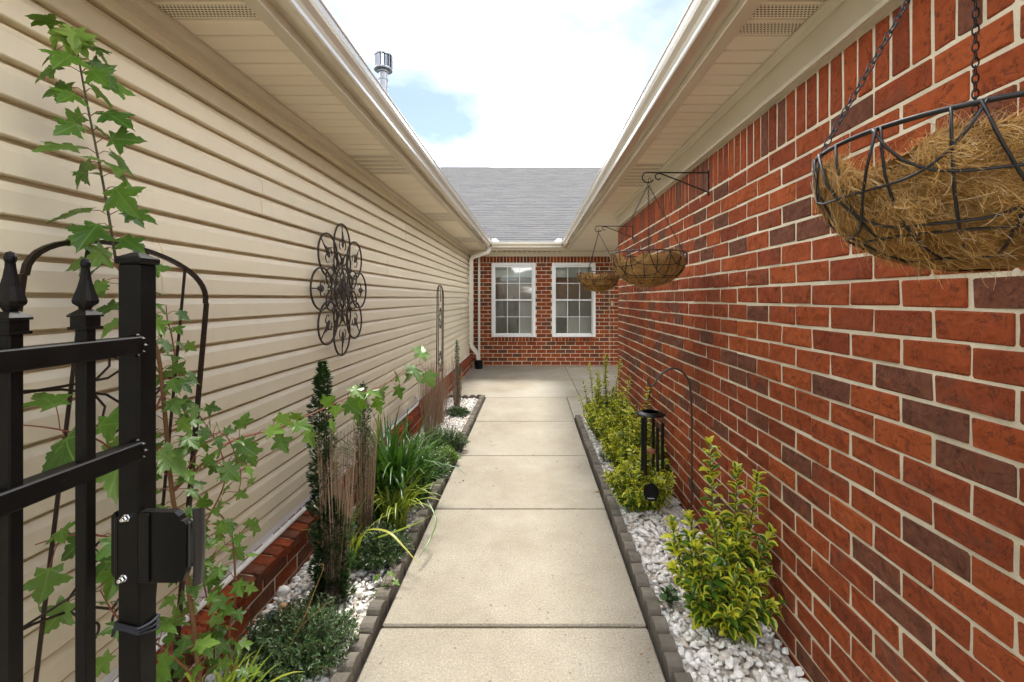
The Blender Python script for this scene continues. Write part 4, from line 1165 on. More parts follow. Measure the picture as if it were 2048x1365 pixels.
# ================================================================ LEAF TEMPLATES
def oval_leaf(variegated=True, wid=.30, yel=False):
    """length 1 along +Y, face up +Z; rim faces get material 1"""
    ts = [0, .18, .45, .72, 1.0]; w = [.02, wid * .72, wid, wid * .72, 0]; wi = [.01, wid * .36, wid * .52, wid * .30, 0]
    vs = []; fs = []; mi = []
    def z(x, t): return abs(x) * .45 - .18 * (t - .35) ** 2 * 2 + .05
    mid = []; L = []; R_ = []; li = []; ri = []
    for t, a, b_ in zip(ts, w, wi):
        mid.append(len(vs)); vs.append((0, t if t < 1 else .86, z(0, t)))
        li.append(len(vs)); vs.append((-b_, t if t < 1 else .90, z(b_, t))); ri.append(len(vs)); vs.append((b_, t if t < 1 else .90, z(b_, t)))
        L.append(len(vs)); vs.append((-a, t, z(a, t) + .02)); R_.append(len(vs)); vs.append((a, t, z(a, t) + .02))
    for i in range(4):
        fs += [(mid[i], mid[i + 1], li[i + 1], li[i]), (mid[i], ri[i], ri[i + 1], mid[i + 1])]; mi += [1 if yel else 0] * 2
        fs += [(li[i], li[i + 1], L[i + 1], L[i]), (ri[i], R_[i], R_[i + 1], ri[i + 1])]; mi += [1 if variegated else 0] * 2
    return np.array(vs), fs, mi
def tiny_leaf(w=.22):
    vs = np.array([(0, 0, 0), (-w, .5, .10), (0, .5, 0), (w, .5, .10), (0, 1, -.06)]); return vs, [(0, 2, 1), (0, 3, 2), (1, 2, 4), (2, 3, 4)], [0] * 4
MAPLE = [(0, 0), (.10, .00), (.24, -.05), (.36, -.07), (.33, .04), (.30, .13), (.24, .19), (.40, .24), (.50, .31), (.66, .40), (.55, .44), (.50, .50), (.38, .50), (.33, .54), (.20, .50), (.26, .62), (.24, .70), (.17, .76), (.14, .86), (.05, .94), (0, 1.06)]
def maple_leaf(seed, fold=.16, droop=.35):
    r = random.Random(seed); pts = [(x * .86 * r.uniform(.88, 1.12), y * r.uniform(.96, 1.04)) for x, y in MAPLE]; pts[0] = (0, 0)
    lf = [(-x * r.uniform(.9, 1.1), y) for x, y in pts[-2:0:-1]]
    ring = pts + lf; vs = [(0, .24, -.02)]
    for x, y in ring:
        d2 = x * x + (y - .24) ** 2; vs.append((x, y, -droop * d2 * .55 + fold * abs(x) * .5 + r.uniform(-.02, .02)))
    n = len(ring); return np.array(vs), [(0, 1 + i, 1 + (i + 1) % n) for i in range(n)], [0] * n
def mesh_from(tpl, name, mats, smooth=True):
    vs, fs, mi = tpl; m = MB(); m.add([tuple(v) for v in vs], fs, mi); me = m.mesh(name, mats, fix=False)
    if smooth: me.polygons.foreach_set('use_smooth', [True] * len(me.polygons))
    return me
def frame(d, up=Vector((0, 0, 1)), roll=0.0):
    d = Vector(d).normalized(); up = Vector(up)
    x = d.cross(up)
    x = x.normalized() if x.length > 1e-4 else Vector((1, 0, 0))
    n = x.cross(d).normalized()
    R = Matrix((x, d, n)).transposed()
    return R @ Matrix.Rotation(roll, 3, 'Y')
class Scatter:
    """many copies of leaf templates in one mesh"""
    def __init__(s): s.V = []; s.F = []; s.Mi = []; s.n = 0
    def add(s, tpl, p, R, size):
        vs, fs, mi = tpl; A = np.array(R) * size
        s.V.append(vs @ A.T + np.array(p)); s.F.extend([tuple(i + s.n for i in f) for f in fs]); s.Mi.extend(mi); s.n += len(vs)
    def build(s, name, mats, parent, stuff=True):
        m = MB()
        if s.V: m.v = [tuple(v) for v in np.concatenate(s.V)]; m.f = s.F; m.m = s.Mi
        o = m.build(name, mats, parent, fix=False)
        o.data.polygons.foreach_set('use_smooth', [True] * len(o.data.polygons))
        if stuff: o['kind'] = 'stuff'
        return o

# ================================================================ MAPLE SAPLING
mp_base = Vector((-1.03, 1.42, -.03))
sap = empty('maple_sapling', mp_base, 'tall sprawling green maple sapling growing up through the trellis behind the gate', 'plant')
mapl = [mesh_from(maple_leaf(i, .10 + .05 * (i % 4), .25 + .12 * (i % 5)), 'leaf', M['maple']) for i in range(10)]
mapn = [mesh_from(maple_leaf(40 + i, .5, .9), 'leaf', M['maple_new']) for i in range(3)]
rm_ = random.Random(33); n_leaf = [0]
def leaf_at(p, d, size, young=False, roll=None, up=Vector((0, 0, 1))):
    R = frame(d, up, rm_.uniform(-.5, .5) if roll is None else roll)
    add_obj('leaf', rm_.choice(mapn if young else mapl), sap, mw=Matrix.Translation(p) @ R.to_4x4() @ Matrix.Scale(size, 4)); n_leaf[0] += 1
def shoot(pts, r0, r1, spacing, size, mat, start=.0, pet=.05, fac=None, young_tip=0, size_end=None, pet_mat='twig_red', name='stem', back=.6):
    P_ = smooth_path(pts, 6); k = len(P_)
    m = MB(); m.tube(P_, [r0 + (r1 - r0) * i / (k - 1) for i in range(k)], 7)
    cum = [0]
    for i in range(1, k): cum.append(cum[-1] + (P_[i] - P_[i - 1]).length)
    tot = cum[-1]; s_ = start * tot; side = 0; ang0 = rm_.uniform(0, 6.28)
    while s_ < tot:
        i = max(j for j in range(k) if cum[j] <= s_); i = min(i, k - 2); f = (s_ - cum[i]) / max(1e-6, cum[i + 1] - cum[i]); p = P_[i].lerp(P_[i + 1], f); t = (P_[i + 1] - P_[i]).normalized()
        fr_ = s_ / tot; sz = size + ((size_end if size_end else size) - size) * fr_
        for q in (0, 1):
            if rm_.random() < .10: continue
            ang = ang0 + side * PI / 2 + q * PI + rm_.uniform(-.4, .4)
            a1 = t.orthogonal().normalized(); a2 = t.cross(a1); o = a1 * math.cos(ang) + a2 * math.sin(ang)
            # leaves face the light: pull them away from the wall towards the path and camera
            o = (o + Vector((.35, -.15, .1)) * back + t * .25).normalized()
            L = pet * rm_.uniform(.6, 1.3); e = p + o * L; 
            if e.x < XL + .03: e.x = XL + .03 + rm_.uniform(0, .03)
            m.tube([p, p + o * L * .5 + Vector((0, 0, .006)), e], .0011, 4, mi=1)
            d = (o * .75 + Vector((0, 0, -rm_.uniform(.2, 1.0)))).normalized()
            leaf_at(e, d, sz * rm_.uniform(.75, 1.2), young=(fr_ > 1 - young_tip), up=Vector((.35 + rm_.uniform(-.6, .6), -.55 + rm_.uniform(-.7, .7), .75)))
        side += 1; s_ += spacing * rm_.uniform(.75, 1.25)
    m.build(name, [M[mat], M[pet_mat]], sap, smooth=True)
# leader up to the eave
trunk = [mp_base, at(399, 1365, 1.40), at(368, 1111, 1.38), at(344, 985, 1.35), at(326, 787, 1.31), at(311, 690, 1.28), at(270, 600, 1.24), at(232, 525, 1.20)]
shoot(trunk, .0075, .004, .028, .052, 'bark', .18, .05, size_end=.058)
lead = [at(232, 525, 1.20), at(222, 460, 1.18), at(204, 356, 1.16), at(176, 217, 1.14), at(156, 110, 1.12), at(149, 62, 1.12)]
shoot(lead, .0034, .0016, .030, .088, 'shoot', .0, .035, size_end=.072)
for dx_, dz_ in ((-.03, -.02), (.025, -.03), (.01, -.05), (.04, -.06)):
    p = lead[-1] + Vector((dx_ * .3, -.01, dz_ * .2 + .01)); leaf_at(p, (dx_, -.015, dz_ - .03), .07, True, up=Vector((.3, -.8, .4)))
# long arm reaching out over the bed
arm = [at(344, 985, 1.35), at(420, 915, 1.42), at(470, 880, 1.5), at(554, 857, 1.65), at(620, 830, 1.80), at(693, 797, 1.95), at(766, 770, 2.1), at(815, 738, 2.2), at(845, 728, 2.25)]
shoot(arm, .0045, .0015, .058, .056, 'twig_red', .1, .045, size_end=.098, back=.8)
# drooping side stem in front
s2 = [Vector((-.95, 1.50, -.03)), at(458, 1290, 1.5), at(470, 1190, 1.5), at(465, 1076, 1.5), at(445, 1035, 1.5), at(424, 1022, 1.5), at(400, 1010, 1.5)]
shoot(s2, .004, .002, .048, .052, 'bark', .18, .04, size_end=.050)
s3 = [at(344, 985, 1.35), at(380, 930, 1.38), at(410, 880, 1.42), at(450, 870, 1.45), at(480, 940, 1.47), at(478, 985, 1.46)]
shoot(s3, .003, .0012, .045, .050, 'twig_red', .15, .035, size_end=.042)
s4 = [at(368, 1111, 1.38), at(420, 1030, 1.42), at(450, 960, 1.46), at(440, 900, 1.48), at(405, 840, 1.46), at(370, 800, 1.42)]
shoot(s4, .003, .0012, .044, .046, 'twig_red', .1, .035)
s4b = [at(326, 787, 1.31), at(350, 740, 1.36), at(345, 680, 1.38), at(335, 640, 1.38), at(332, 610, 1.38)]
shoot(s4b, .003, .0012, .045, .048, 'twig_red', .1, .03)
s4c = [at(399, 1365, 1.40), at(420, 1240, 1.46), at(405, 1140, 1.48), at(440, 1100, 1.5), at(490, 1060, 1.52)]
shoot(s4c, .003, .0012, .046, .05, 'twig_red', .1, .035)
# shoots to the left, behind the gate
s5 = [at(326, 787, 1.31), at(262, 905, 1.22), at(190, 878, 1.15), at(110, 858, 1.05), at(40, 850, 1.0)]
shoot(s5, .003, .0015, .075, .085, 'twig_red', .3, .05, size_end=.105)
s6 = [at(368, 1111, 1.38), at(250, 1080, 1.2), at(150, 1070, 1.1), at(70, 1090, 1.05)]
shoot(s6, .003, .0015, .085, .085, 'twig_red', .35, .05)
s7 = [at(399, 1365, 1.40), at(330, 1300, 1.3), at(240, 1240, 1.2), at(200, 1180, 1.18)]
shoot(s7, .003, .0015, .08, .08, 'twig_red', .3, .05)
print('maple leaves', n_leaf[0])

# ================================================================ VARIEGATED SHRUBS
EU = [oval_leaf(True, .30), oval_leaf(True, .34), oval_leaf(True, .27, True), oval_leaf(False, .31)]
eu_me = [mesh_from(t, 'leaf', [M['eu_green'], M['eu_yellow']]) for t in EU]
def euonymus(name, loc, label, group, stems, lsize, spacing, seed, individual=0, green=.25):
    r = random.Random(seed); loc = Vector(loc)
    sh_ = empty(name, loc, label, 'shrub', group)
    sm = MB(); leaves = []
    for (tx, ty, h, low) in stems:
        b0 = loc + Vector((tx * .25, ty * .25, 0)); top = loc + Vector((tx, ty, h))
        P_ = smooth_path([b0, b0.lerp(top, .35) + Vector((tx * .12, ty * .12, .02)) + Vector((r.uniform(-.02, .02), r.uniform(-.02, .02), 0)), b0.lerp(top, .7) + Vector((r.uniform(-.015, .015), r.uniform(-.015, .015), 0)), top], 5)
        k = len(P_); sm.tube(P_, [.0042 + (.0015 - .0042) * i / (k - 1) for i in range(k)], 5)
        tot = sum((P_[i + 1] - P_[i]).length for i in range(k - 1)); s_ = tot * low; cum = [0]
        for i in range(1, k): cum.append(cum[-1] + (P_[i] - P_[i - 1]).length)
        q = 0
        while s_ < tot + .001:
            i = min(max([j for j in range(k) if cum[j] <= s_]), k - 2); p = P_[i].lerp(P_[i + 1], min(1, (s_ - cum[i]) / max(1e-6, cum[i + 1] - cum[i]))); t = (P_[i + 1] - P_[i]).normalized()
            tip = s_ > tot - spacing * 1.5
            a1 = t.orthogonal().normalized(); a2 = t.cross(a1); fr_ = s_ / tot
            for h2 in range(4 if tip else 2):
                ang = q * PI / 2 + h2 * (PI / 2 if tip else PI) + r.uniform(-.3, .3) + tx * 30
                o = a1 * math.cos(ang) + a2 * math.sin(ang); d = (o + t * (1.5 if tip else r.uniform(.2, .8)) + Vector((0, 0, r.uniform(-.25, .15)))).normalized()
                sz = lsize * r.uniform(.7, 1.15) * (.72 if tip else 1)
                x = r.random(); g_ = green * (1.7 - 1.6 * fr_)
                ti = 3 if x < g_ else (2 if x > .86 or (tip and x > .6) else r.choice((0, 1)))
                leaves.append((p + o * .003, frame(d, Vector((0, 0, 1)) + o * -.2, r.uniform(-.4, .4)), sz, ti))
            q += 1; s_ += spacing * r.uniform(.75, 1.25)
    sm.build('stems', M['eu_stem'], sh_) if not individual else sm.build('stem', M['eu_stem'], sh_)
    leaves = [l for l in leaves if l[0].x < XR - .025]
    leaves.sort(key=lambda l: l[0].y)
    sc = Scatter()
    for i, (p, R, sz, ti) in enumerate(leaves):
        if i < individual: add_obj('leaf', eu_me[ti], sh_, mw=Matrix.Translation(p) @ R.to_4x4() @ Matrix.Scale(sz, 4))
        else: sc.add(EU[ti], p, R, sz)
    if sc.V: sc.build('foliage', [M['eu_green_mass'], M['eu_yellow_mass']], sh_)
    return len(leaves)
r9 = random.Random(41)
stems = [(-.02, .06, .80, .45), (.085, .02, .68, .35), (.165, .0, .66, .62), (-.13, .0, .42, .15), (-.07, -.10, .36, .12), (.02, -.13, .33, .1), (.10, -.12, .30, .1), (.17, -.08, .30, .15), (-.19, .04, .44, .35), (-.10, .08, .45, .2), (.03, .04, .46, .15), (.13, .05, .44, .2), (.06, -.05, .48, .1), (-.04, -.02, .50, .1), (.20, .02, .34, .2), (-.16, -.07, .24, .15), (.22, -.10, .20, .2), (-.20, -.02, .28, .2), (.14, -.16, .22, .2), (-.02, -.17, .20, .2), (.07, .08, .40, .1), (-.11, -.04, .38, .1), (.09, -.05, .40, .1), (.16, .06, .38, .15), (-.05, .05, .36, .1), (.0, -.09, .42, .1), (-.14, .09, .34, .2), (.20, -.04, .44, .25), (.05, -.17, .26, .15)]
nl = euonymus('golden_euonymus', (.80, 1.95, .0), 'yellow and green variegated shrub nearest the camera, beside the brick wall', 'variegated shrubs along the brick wall', stems, .058, .021, 5, 300, .34)
print('front shrub leaves', nl)
def auto_stems(n, rad, h0, h1, seed, tall=()):
    r = random.Random(seed); out = list(tall)
    for i in range(n):
        a = r.uniform(0, 2 * PI); d = rad * math.sqrt(r.random()); out.append((d * math.cos(a), d * math.sin(a), r.uniform(h0, h1) * (1 - .45 * d / rad), .12))
    return out
euonymus('golden_euonymus', (.74, 3.10, .0), 'low round variegated shrub directly below the wind chime', 'variegated shrubs along the brick wall', auto_stems(70, .24, .30, .48, 1), .046, .020, 6)
euonymus('golden_euonymus', (.80, 3.52, .0), 'bushy variegated shrub just behind the wind chime tubes', 'variegated shrubs along the brick wall', auto_stems(72, .24, .40, .62, 2, ((.1, .02, .72, .3), (-.05, .1, .60, .3))), .044, .021, 7)
euonymus('golden_euonymus', (.79, 4.02, .0), 'dense variegated shrub midway along the brick wall between its row neighbours', 'variegated shrubs along the brick wall', auto_stems(76, .25, .42, .66, 3, ((.08, .05, .72, .2),)), .042, .021, 8)
euonymus('golden_euonymus', (.75, 4.55, .0), 'tallest variegated shrub with upright spires near the far end of the wall', 'variegated shrubs along the brick wall', auto_stems(72, .24, .44, .68, 4, ((.0, .05, .86, .2), (-.01, .02, .80, .15), (.16, .1, .80, .2), (-.10, .0, .66, .3))), .041, .020, 9)
euonymus('golden_euonymus', (.70, 5.05, .0), 'loose thin variegated shrub with bare shoots by the end of the right edging', 'variegated shrubs along the brick wall', auto_stems(34, .17, .25, .48, 5, ((-.13, .0, .50, .35), (-.06, .0, .68, .55), (-.17, -.05, .34, .5), (.05, .1, .6, .2))), .040, .022, 10)
# small weed in the gravel and low sprig
def herb(name, loc, label, cat, group, rad, h, n, lsize, seed, mat='herb', stem_mat='herb_stem', squash=1.0, lpers=12, w=.2, back=0):
    r = random.Random(seed); loc = Vector(loc); o = empty(name, loc, label, cat, group); sm = MB(); sc = Scatter(); tpl = tiny_leaf(w)
    for i in range(n):
        a = r.uniform(0, 2 * PI); d = rad * math.sqrt(r.random()); e = loc + Vector((d * math.cos(a), d * math.sin(a) * squash, h * r.uniform(.45, 1) * (1 - .55 * (d / rad) ** 2)))
        b0 = loc + Vector((d * .45 * math.cos(a), d * .45 * math.sin(a) * squash, 0)); mid = b0.lerp(e, .55) + Vector((r.uniform(-.02, .02), r.uniform(-.02, .02), .02))
        P_ = [b0, mid, e]; sm.tube(P_, .0009, 3)
        for k in range(lpers):
            t = .25 + .75 * k / lpers; p = b0.lerp(mid, t / .55) if t < .55 else mid.lerp(e, (t - .55) / .45); tt = (e - b0).normalized()
            an = r.uniform(0, 2 * PI); a1 = tt.orthogonal().normalized(); oo = a1 * math.cos(an) + tt.cross(a1) * math.sin(an)
            sc.add(tpl, p, frame((oo + tt * r.uniform(.3, 1.2)).normalized(), Vector((0, 0, 1)), r.uniform(-.5, .5)), lsize * r.uniform(.7, 1.25))
    sm.build('stems', M[stem_mat], o); sc.build('foliage', M[mat], o); return o
herb('weed', (.63, 2.10, .0), 'tiny dark green weed in the white gravel left of the front shrub', 'weed', None, .035, .10, 14, .03, 3, 'herb', lpers=6, w=.4)
herb('low_shrub', (.66, 3.95, .0), 'small dark green low shrub tucked at the gravel edge under the golden shrubs', 'shrub', None, .09, .17, 60, .018, 4)

# ================================================================ LEFT BED PLANTS
herb('low_shrub', (-.93, 1.80, -.01), 'spreading fine leaved grey green shrub at the bottom left front of the bed', 'shrub', 'low shrubs in the left bed', .245, .22, 420, .021, 11, lpers=14)
herb('low_shrub', (-.83, 2.48, -.01), 'dark low shrub spilling over the edging beside the bare twigs', 'shrub', 'low shrubs in the left bed', .185, .21, 330, .020, 12, lpers=13)
herb('low_shrub', (-.80, 3.62, -.01), 'low green shrub behind the strappy daylily clump', 'shrub', 'low shrubs in the left bed', .17, .26, 260, .022, 13, lpers=12)
herb('low_shrub', (-.80, 4.28, -.01), 'mounded green shrub overhanging the path edge midway along the bed', 'shrub', 'low shrubs in the left bed', .23, .27, 330, .024, 14, lpers=12)
herb('low_shrub', (-.90, 5.55, -.01), 'small dark mat shrub at the foot of the far twig column', 'shrub', 'low shrubs in the left bed', .17, .13, 200, .024, 15, lpers=11)
def sky_pencil(loc, label, cols, twigs, twig_h, twig_r, seed, lsize=.021):
    """cols: (dx, dy, z0, z1, radius, leaves)"""
    r = random.Random(seed); loc = Vector(loc); o = empty('column_holly', loc, label, 'shrub', 'narrow column hollies in the left bed'); sc = Scatter(); tp = Scatter(); tpl = tiny_leaf(.27); sm = MB(); tw = MB()
    for dx_, dy_, z0_, z1_, rad, n in cols:
        for q in range(4): 
            a = q * 1.6; sm.tube([loc + Vector((dx_ * .3, dy_ * .3, 0)), loc + Vector((dx_ + rad * .3 * math.cos(a), dy_ + rad * .3 * math.sin(a), (z0_ + z1_) / 2)), loc + Vector((dx_ + rad * .15 * math.cos(a), dy_ + rad * .15 * math.sin(a), z1_ - .03))], .0022, 4)
        for i in range(n):
            t = r.random(); z = z0_ + (z1_ - z0_) * t; lim = rad * min(1, (1 - t) * 3.2 + .12) * (.8 + .35 * math.sin(z * 42 + dx_ * 90) * .5); a = r.uniform(0, 2 * PI); d = lim * math.sqrt(r.uniform(.1, 1))
            p = loc + Vector((dx_ + d * math.cos(a), dy_ + d * math.sin(a), z)); out = Vector((math.cos(a), math.sin(a), r.uniform(.3, 1.3))).normalized()
            (tp if t > .9 and z1_ > .9 and r.random() < .6 else sc).add(tpl, p, frame(out, Vector((0, 0, 1)), r.uniform(-.6, .6)), lsize * r.uniform(.75, 1.2))
    for i in range(twigs):
        a = r.uniform(0, 2 * PI); d = twig_r * math.sqrt(r.random()); cx = twig_r * .12 + d * math.cos(a); h = twig_h * r.uniform(.6, 1.0)
        P_ = [loc + Vector((cx * .35, d * .35 * math.sin(a), .0)), loc + Vector((cx * .75, d * .75 * math.sin(a), h * .45)), loc + Vector((cx + r.uniform(-.012, .012), d * math.sin(a) + r.uniform(-.012, .012), h))]
        tw.tube(smooth_path(P_, 3), [.0019, .0018, .0017, .0015, .0013, .0011, .0007][:7], 4)
        for b_ in range(3):
            t = r.uniform(.4, .95); p = P_[1].lerp(P_[2], (t - .4) / .6); tw.tube([p, p + Vector((r.uniform(-.012, .012), r.uniform(-.012, .012), r.uniform(.03, .09)))], .0008, 3)
    if sm.v: sm.build('stems', M['eu_stem'], o)
    if sc.V: sc.build('foliage', M['holly'], o)
    if tp.V: tp.build('new_growth', M['holly_tip'], o)
    if tw.v: t_ = tw.build('bare_twigs', M['twig'], o, fix=False); t_['kind'] = 'stuff'
    return o
sky_pencil((-.935, 2.17, -.02), 'tall column holly with bare twigs and a leafy top in front of the siding', [(.0, -.03, .02, .50, .098, 3000), (-.055, .0, .40, 1.13, .062, 2200)], 85, .86, .10, 21, .025)
sky_pencil((-.965, 2.62, -.02), 'shorter dark column holly just behind the tallest one', [(.0, .0, .35, .95, .045, 1000), (.01, .0, .04, .3, .06, 500)], 60, .78, .08, 22)
sky_pencil((-1.03, 4.65, -.02), 'dry leafless clump of brown twigs near the second trellis', [], 130, .82, .15, 23)
sky_pencil((-1.05, 5.15, -.02), 'thin reddish brown bundle of bare twigs beside the far trellis', [], 90, .75, .13, 24)
sky_pencil((-.955, 5.85, -.02), 'far narrow column holly by the end of the left bed', [(.0, .0, .05, .45, .045, 450), (.0, .0, .45, .90, .03, 450), (.03, .0, .1, .55, .03, 250)], 50, .75, .09, 25)
def blade_mesh(L, w, bend, mat, seed, fold=.25, kink=None):
    r = random.Random(seed); vs = []; n = 9; ang = r.uniform(.05, .2); y = z = 0.0
    for i in range(n + 1):
        t = i / n; ww = w * (min(1, t * 5 + .35)) * (1 - t ** 2.6) + .0006
        vs += [(-ww, y, z + ww * fold), (0, y, z), (ww, y, z + ww * fold)]
        ang_ = ang + bend * t ** 1.6 + (kink[1] if kink and t > kink[0] else 0); y += math.sin(ang_) * L / n; z += math.cos(ang_) * L / n
    fs = []
    for i in range(n): fs += [(i * 3, i * 3 + 1, i * 3 + 4, i * 3 + 3), (i * 3 + 1, i * 3 + 2, i * 3 + 5, i * 3 + 4)]
    m = MB(); m.add(vs, fs); me = m.mesh('leaf', mat, fix=False); me.polygons.foreach_set('use_smooth', [True] * len(me.polygons)); return me
def clump(name, loc, label, n, L, w, bends, mat, seed, rad=.05, group=None):
    r = random.Random(seed); loc = Vector(loc); o = empty(name, loc, label, 'plant', group)
    var = [blade_mesh(1, w, b_, M[mat], i, kink=((.6, 1.0) if i % 5 == 4 else None)) for i, b_ in enumerate(bends)]
    for i in range(n):
        a = r.uniform(0, 2 * PI); p = loc + Vector((rad * r.uniform(-1, 1), rad * r.uniform(-1, 1), 0)); s_ = L * r.uniform(.6, 1.05)
        add_obj('leaf', r.choice(var), o, mw=Matrix.Translation(p) @ Matrix.Rotation(a, 4, 'Z') @ Matrix.Rotation(r.uniform(-.15, .1), 4, 'X') @ Matrix.Scale(s_, 4))
    return o
clump('daylily', (-.93, 3.02, -.02), 'large dark green strappy daylily clump in the middle of the left bed', 240, .72, .018, (.6, .9, 1.2, 1.5, 1.9, .7, 2.2), 'lily', 51, .10)
clump('daylily', (-.82, 2.78, -.02), 'yellow green strappy clump drooping in front of the dark daylily', 95, .46, .021, (1.0, 1.5, 2.0, 2.4, 1.2), 'lime', 52, .05)
clump('daylily', (-.97, 2.42, -.02), 'small lime green blades showing behind the tall column holly', 26, .42, .018, (.6, 1.0, 1.4), 'lime', 53, .05)
clump('variegated_lily', (-.99, 1.44, -.02), 'bright lime bladed plant low at the bottom left under the maple leaves', 46, .32, .032, (.7, 1.2, 1.7, .9), 'lime', 54, .06)
clump('daylily', (-.90, 3.36, -.02), 'second green strappy clump just behind the largest daylily', 110, .55, .015, (.6, 1.0, 1.4, 1.9), 'lily', 55, .08)
herb('low_shrub', (-.74, 3.90, -.01), 'small bright green low plant at the path edge behind the daylilies', 'shrub', 'low shrubs in the left bed', .14, .2, 130, .026, 16, 'herb_bright', lpers=10)
clump('daylily', (-.78, 3.20, -.02), 'low arching green strappy clump leaning toward the path edge', 80, .50, .014, (1.0, 1.5, 1.9, 2.3), 'lily', 56, .07)
# lily stalk with whorled leaves
ls = empty('lily_stalk', (-1.0, 3.0, -.02), 'single upright lime lily stalk rising before the brick ledge', 'plant'); m = MB(); P_ = smooth_path([Vector((-1.0, 3.0, -.02)), Vector((-1.01, 3.0, .3)), Vector((-.99, 3.0, .62))], 4); m.tube(P_, [.004] * 4 + [.003] * 4 + [.0015], 5); m.build('stem', M['lime'], ls)
lm = [blade_mesh(1, .07, 1.3, M['lime'], 70 + i) for i in range(3)]
for i in range(34):
    t = .25 + .75 * i / 34; p = Vector((-1.0 - .01 * math.sin(t * 3), 3.0, .62 * t)); add_obj('leaf', rm_.choice(lm), ls, mw=Matrix.Translation(p) @ Matrix.Rotation(i * 2.4, 4, 'Z') @ Matrix.Rotation(.5, 4, 'X') @ Matrix.Scale(.11 * (1.15 - .5 * t), 4))
# big yellowing blades flopped over the edging
fb_ = empty('fallen_blade', (-.86, 2.42, .10), 'long yellowing daylily leaf flopped across the edging onto the path', 'leaf')
def strap(pts, w, mat, name, parent):
    P_ = smooth_path(pts, 5); k = len(P_); vs = []
    for i, p in enumerate(P_):
        t = (P_[min(i + 1, k - 1)] - P_[max(i - 1, 0)]).normalized(); s_ = t.cross(Vector((0, 0, 1))); s_ = s_.normalized() if s_.length > 1e-3 else Vector((1, 0, 0)); f = i / (k - 1); ww = w * min(1, f * 6 + .3) * (1 - f ** 3) + .0008; u = s_.cross(t).normalized()
        vs += [p - s_ * ww + u * ww * .35, p, p + s_ * ww + u * ww * .35]
    fs = []
    for i in range(k - 1): fs += [(i * 3, i * 3 + 1, i * 3 + 4, i * 3 + 3), (i * 3 + 1, i * 3 + 2, i * 3 + 5, i * 3 + 4)]
    m = MB(); m.add(vs, fs); return m.build(name, M[mat], parent, smooth=True, fix=False)
strap([at(705, 1090, 2.45), at(735, 1062, 2.42), at(775, 1065, 2.38), at(805, 1092, 2.33), at(838, 1130, 2.28)], .009, 'yellowed', 'blade', fb_)
strap([at(745, 1080, 2.45), at(790, 1065, 2.46), at(835, 1047, 2.46), at(868, 1028, 2.42)], .010, 'lime', 'blade', fb_)
d2 = strap([at(855, 1000, 2.75), at(872, 1040, 2.62), at(862, 1075, 2.52), at(850, 1098, 2.44), at(838, 1115, 2.40)], .004, 'lily', 'drooping_blade', None); tag(d2, 'thin dark green leaf curling down over the left edging to the path', 'leaf')
# dead stalk in the front shrub
m = MB(); m.tube(smooth_path([Vector((-.93, 1.72, .0)), at(560, 1330, 1.72), at(600, 1255, 1.78), at(630, 1180, 1.85), at(647, 1135, 1.88), at(640, 1128, 1.88)], 5), [.0035 - .0028 * i / 25 for i in range(26)], 5)
for a_, b_ in (((600, 1255), (655, 1205)), ((615, 1225), (580, 1290)), ((560, 1330), (530, 1300))): m.tube([at(*a_, 1.78), at(*b_, 1.80)], .0012, 4)
tag(m.build('dead_stalk', M['dry'], origin=(-.93, 1.72, 0)), 'dead orange brown stalk leaning out of the front low shrub', 'stalk')
# small green seedling at the edging
sd = empty('seedling', at(765, 1165, 2.22), 'small fresh green seedling with lobed leaves against the left edging', 'plant')
for i, (px, py) in enumerate(((775, 1145), (758, 1150), (770, 1170), (785, 1160), (762, 1178))):
    p = at(px, py, 2.20); p.z = max(p.z, .02); R = frame((rm_.uniform(-1, 1), rm_.uniform(-1, .2), -.2), (0, 0, 1)); add_obj('leaf', rm_.choice(mapl), sd, mw=Matrix.Translation(p) @ R.to_4x4() @ Matrix.Scale(.045, 4))
m = MB(); b0 = wloc(sd); [m.tube([Vector((b0.x, b0.y, .0)), at(px, py, 2.20)], .0012, 4) for px, py in ((775, 1145), (758, 1150), (785, 1160))]; m.build('stem', M['lime'], sd)
# rocks
def rock(name, loc, s_, mat, label, seed):
    r = random.Random(seed); bm = bmesh.new()
    for q in range(40):
        v = Vector((r.gauss(0, 1), r.gauss(0, 1), r.gauss(0, 1))).normalized() * r.uniform(.88, 1); bm.verts.new((v.x * 1.1 * s_, v.y * .9 * s_, v.z * .75 * s_))
    bmesh.ops.convex_hull(bm, input=bm.verts); bmesh.ops.delete(bm, geom=[v for v in bm.verts if not v.link_faces], context='VERTS')
    me = bpy.data.meshes.new(name); bm.to_mesh(me); bm.free(); me.materials.append(M[mat]); me.polygons.foreach_set('use_smooth', [True] * len(me.polygons))
    return tag(add_obj(name, me, None, loc), label, 'rock')
p = at(540, 1222, 1.98); rock('rock', (p.x, p.y, .035), .036, 'green_rock', 'dark green rock lying against the left brick base', 1)
p = at(570, 1203, 2.06); rock('rock', (p.x, p.y, .03), .030, 'tan_rock', 'tan brown rock among the white chips near the brick base', 2)
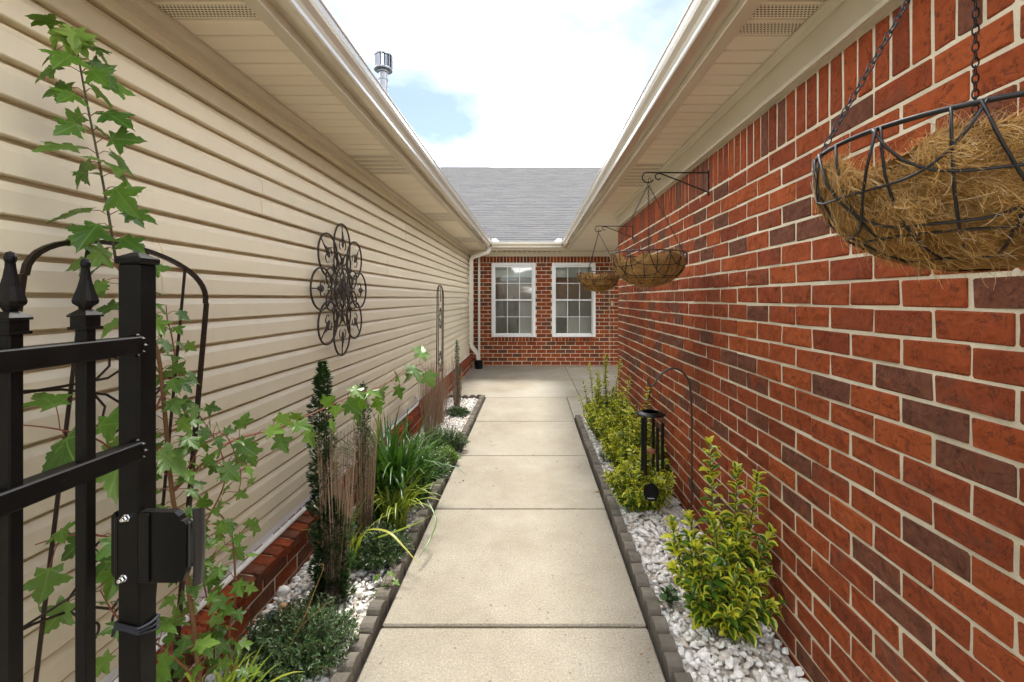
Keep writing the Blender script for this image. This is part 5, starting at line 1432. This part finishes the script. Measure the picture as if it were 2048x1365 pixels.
p = at(575, 1178, 2.14); rock('rock', (p.x - .02, p.y, .05), .032, 'stone', 'upright pale rock leaning on the brick base', 3)
p = at(1346, 860 , 2.8); rock('rock', (.90, 2.72, .02), .022, 'green_rock', 'green grey rock in the right gravel behind the wind chime sail', 4)
rock('rock', (.80, 1.62, .022), .026, 'tan_rock', 'orange tan rock in the right gravel in front of the variegated shrub', 5)
# leaves and scraps on the path
for (px, py, s_, lb) in ((1193, 985, .055, 'curled brown dry leaf on the right side of the path'), (926, 963, .022, 'tiny dark leaf scrap on the left part of the path')):
    Yp = CAM_H * 915 / (py - 597); p = at(px, py, Yp); m = MB()
    m.add([(-.5 * s_, .1 * s_, .004), (-.2 * s_, -.12 * s_, .008), (.15 * s_, -.1 * s_, .003), (.5 * s_, -.22 * s_, .007), (.2 * s_, .08 * s_, .010), (-.15 * s_, .12 * s_, .004)], [(0, 1, 5), (1, 2, 4, 5), (2, 3, 4)])
    n0 = len(m.v); m.add([(v[0], v[1], v[2] - .002) for v in m.v], [(5, 1, 0), (5, 4, 2, 1), (4, 3, 2)])
    o = m.build('dry_leaf', M['dry'], local=True); o.location = (p.x, p.y, .001); tag(o, lb, 'leaf')
m = MB(); rd = random.Random(77)
for i in range(60):
    x, y = rd.choice(((rd.gauss(-.60, .05), rd.uniform(1.4, 6)), (rd.gauss(.46, .05), rd.uniform(1.4, 6)), (rd.uniform(-.6, .45), rd.uniform(1.4, 6.3)))); s_ = rd.uniform(.004, .010); a = rd.uniform(0, 6.28)
    if not -.645 < x < .495: continue
    R = Matrix.Translation((x, y, .0025)) @ Matrix.Rotation(a, 4, 'Z')
    m.add([R @ Vector(v) for v in ((-s_, 0, 0), (0, -s_ * .35, .003), (s_ * 1.1, 0, .001), (0, s_ * .4, .003), (0, 0, -.002))], [(0, 1, 3), (1, 2, 3), (1, 0, 4), (2, 1, 4), (3, 2, 4), (0, 3, 4)])
tag(m.build('leaf_litter', M['dry']), 'scattered tiny dry leaf crumbs on the concrete path', kind='stuff')
bpy.context.view_layer.update()
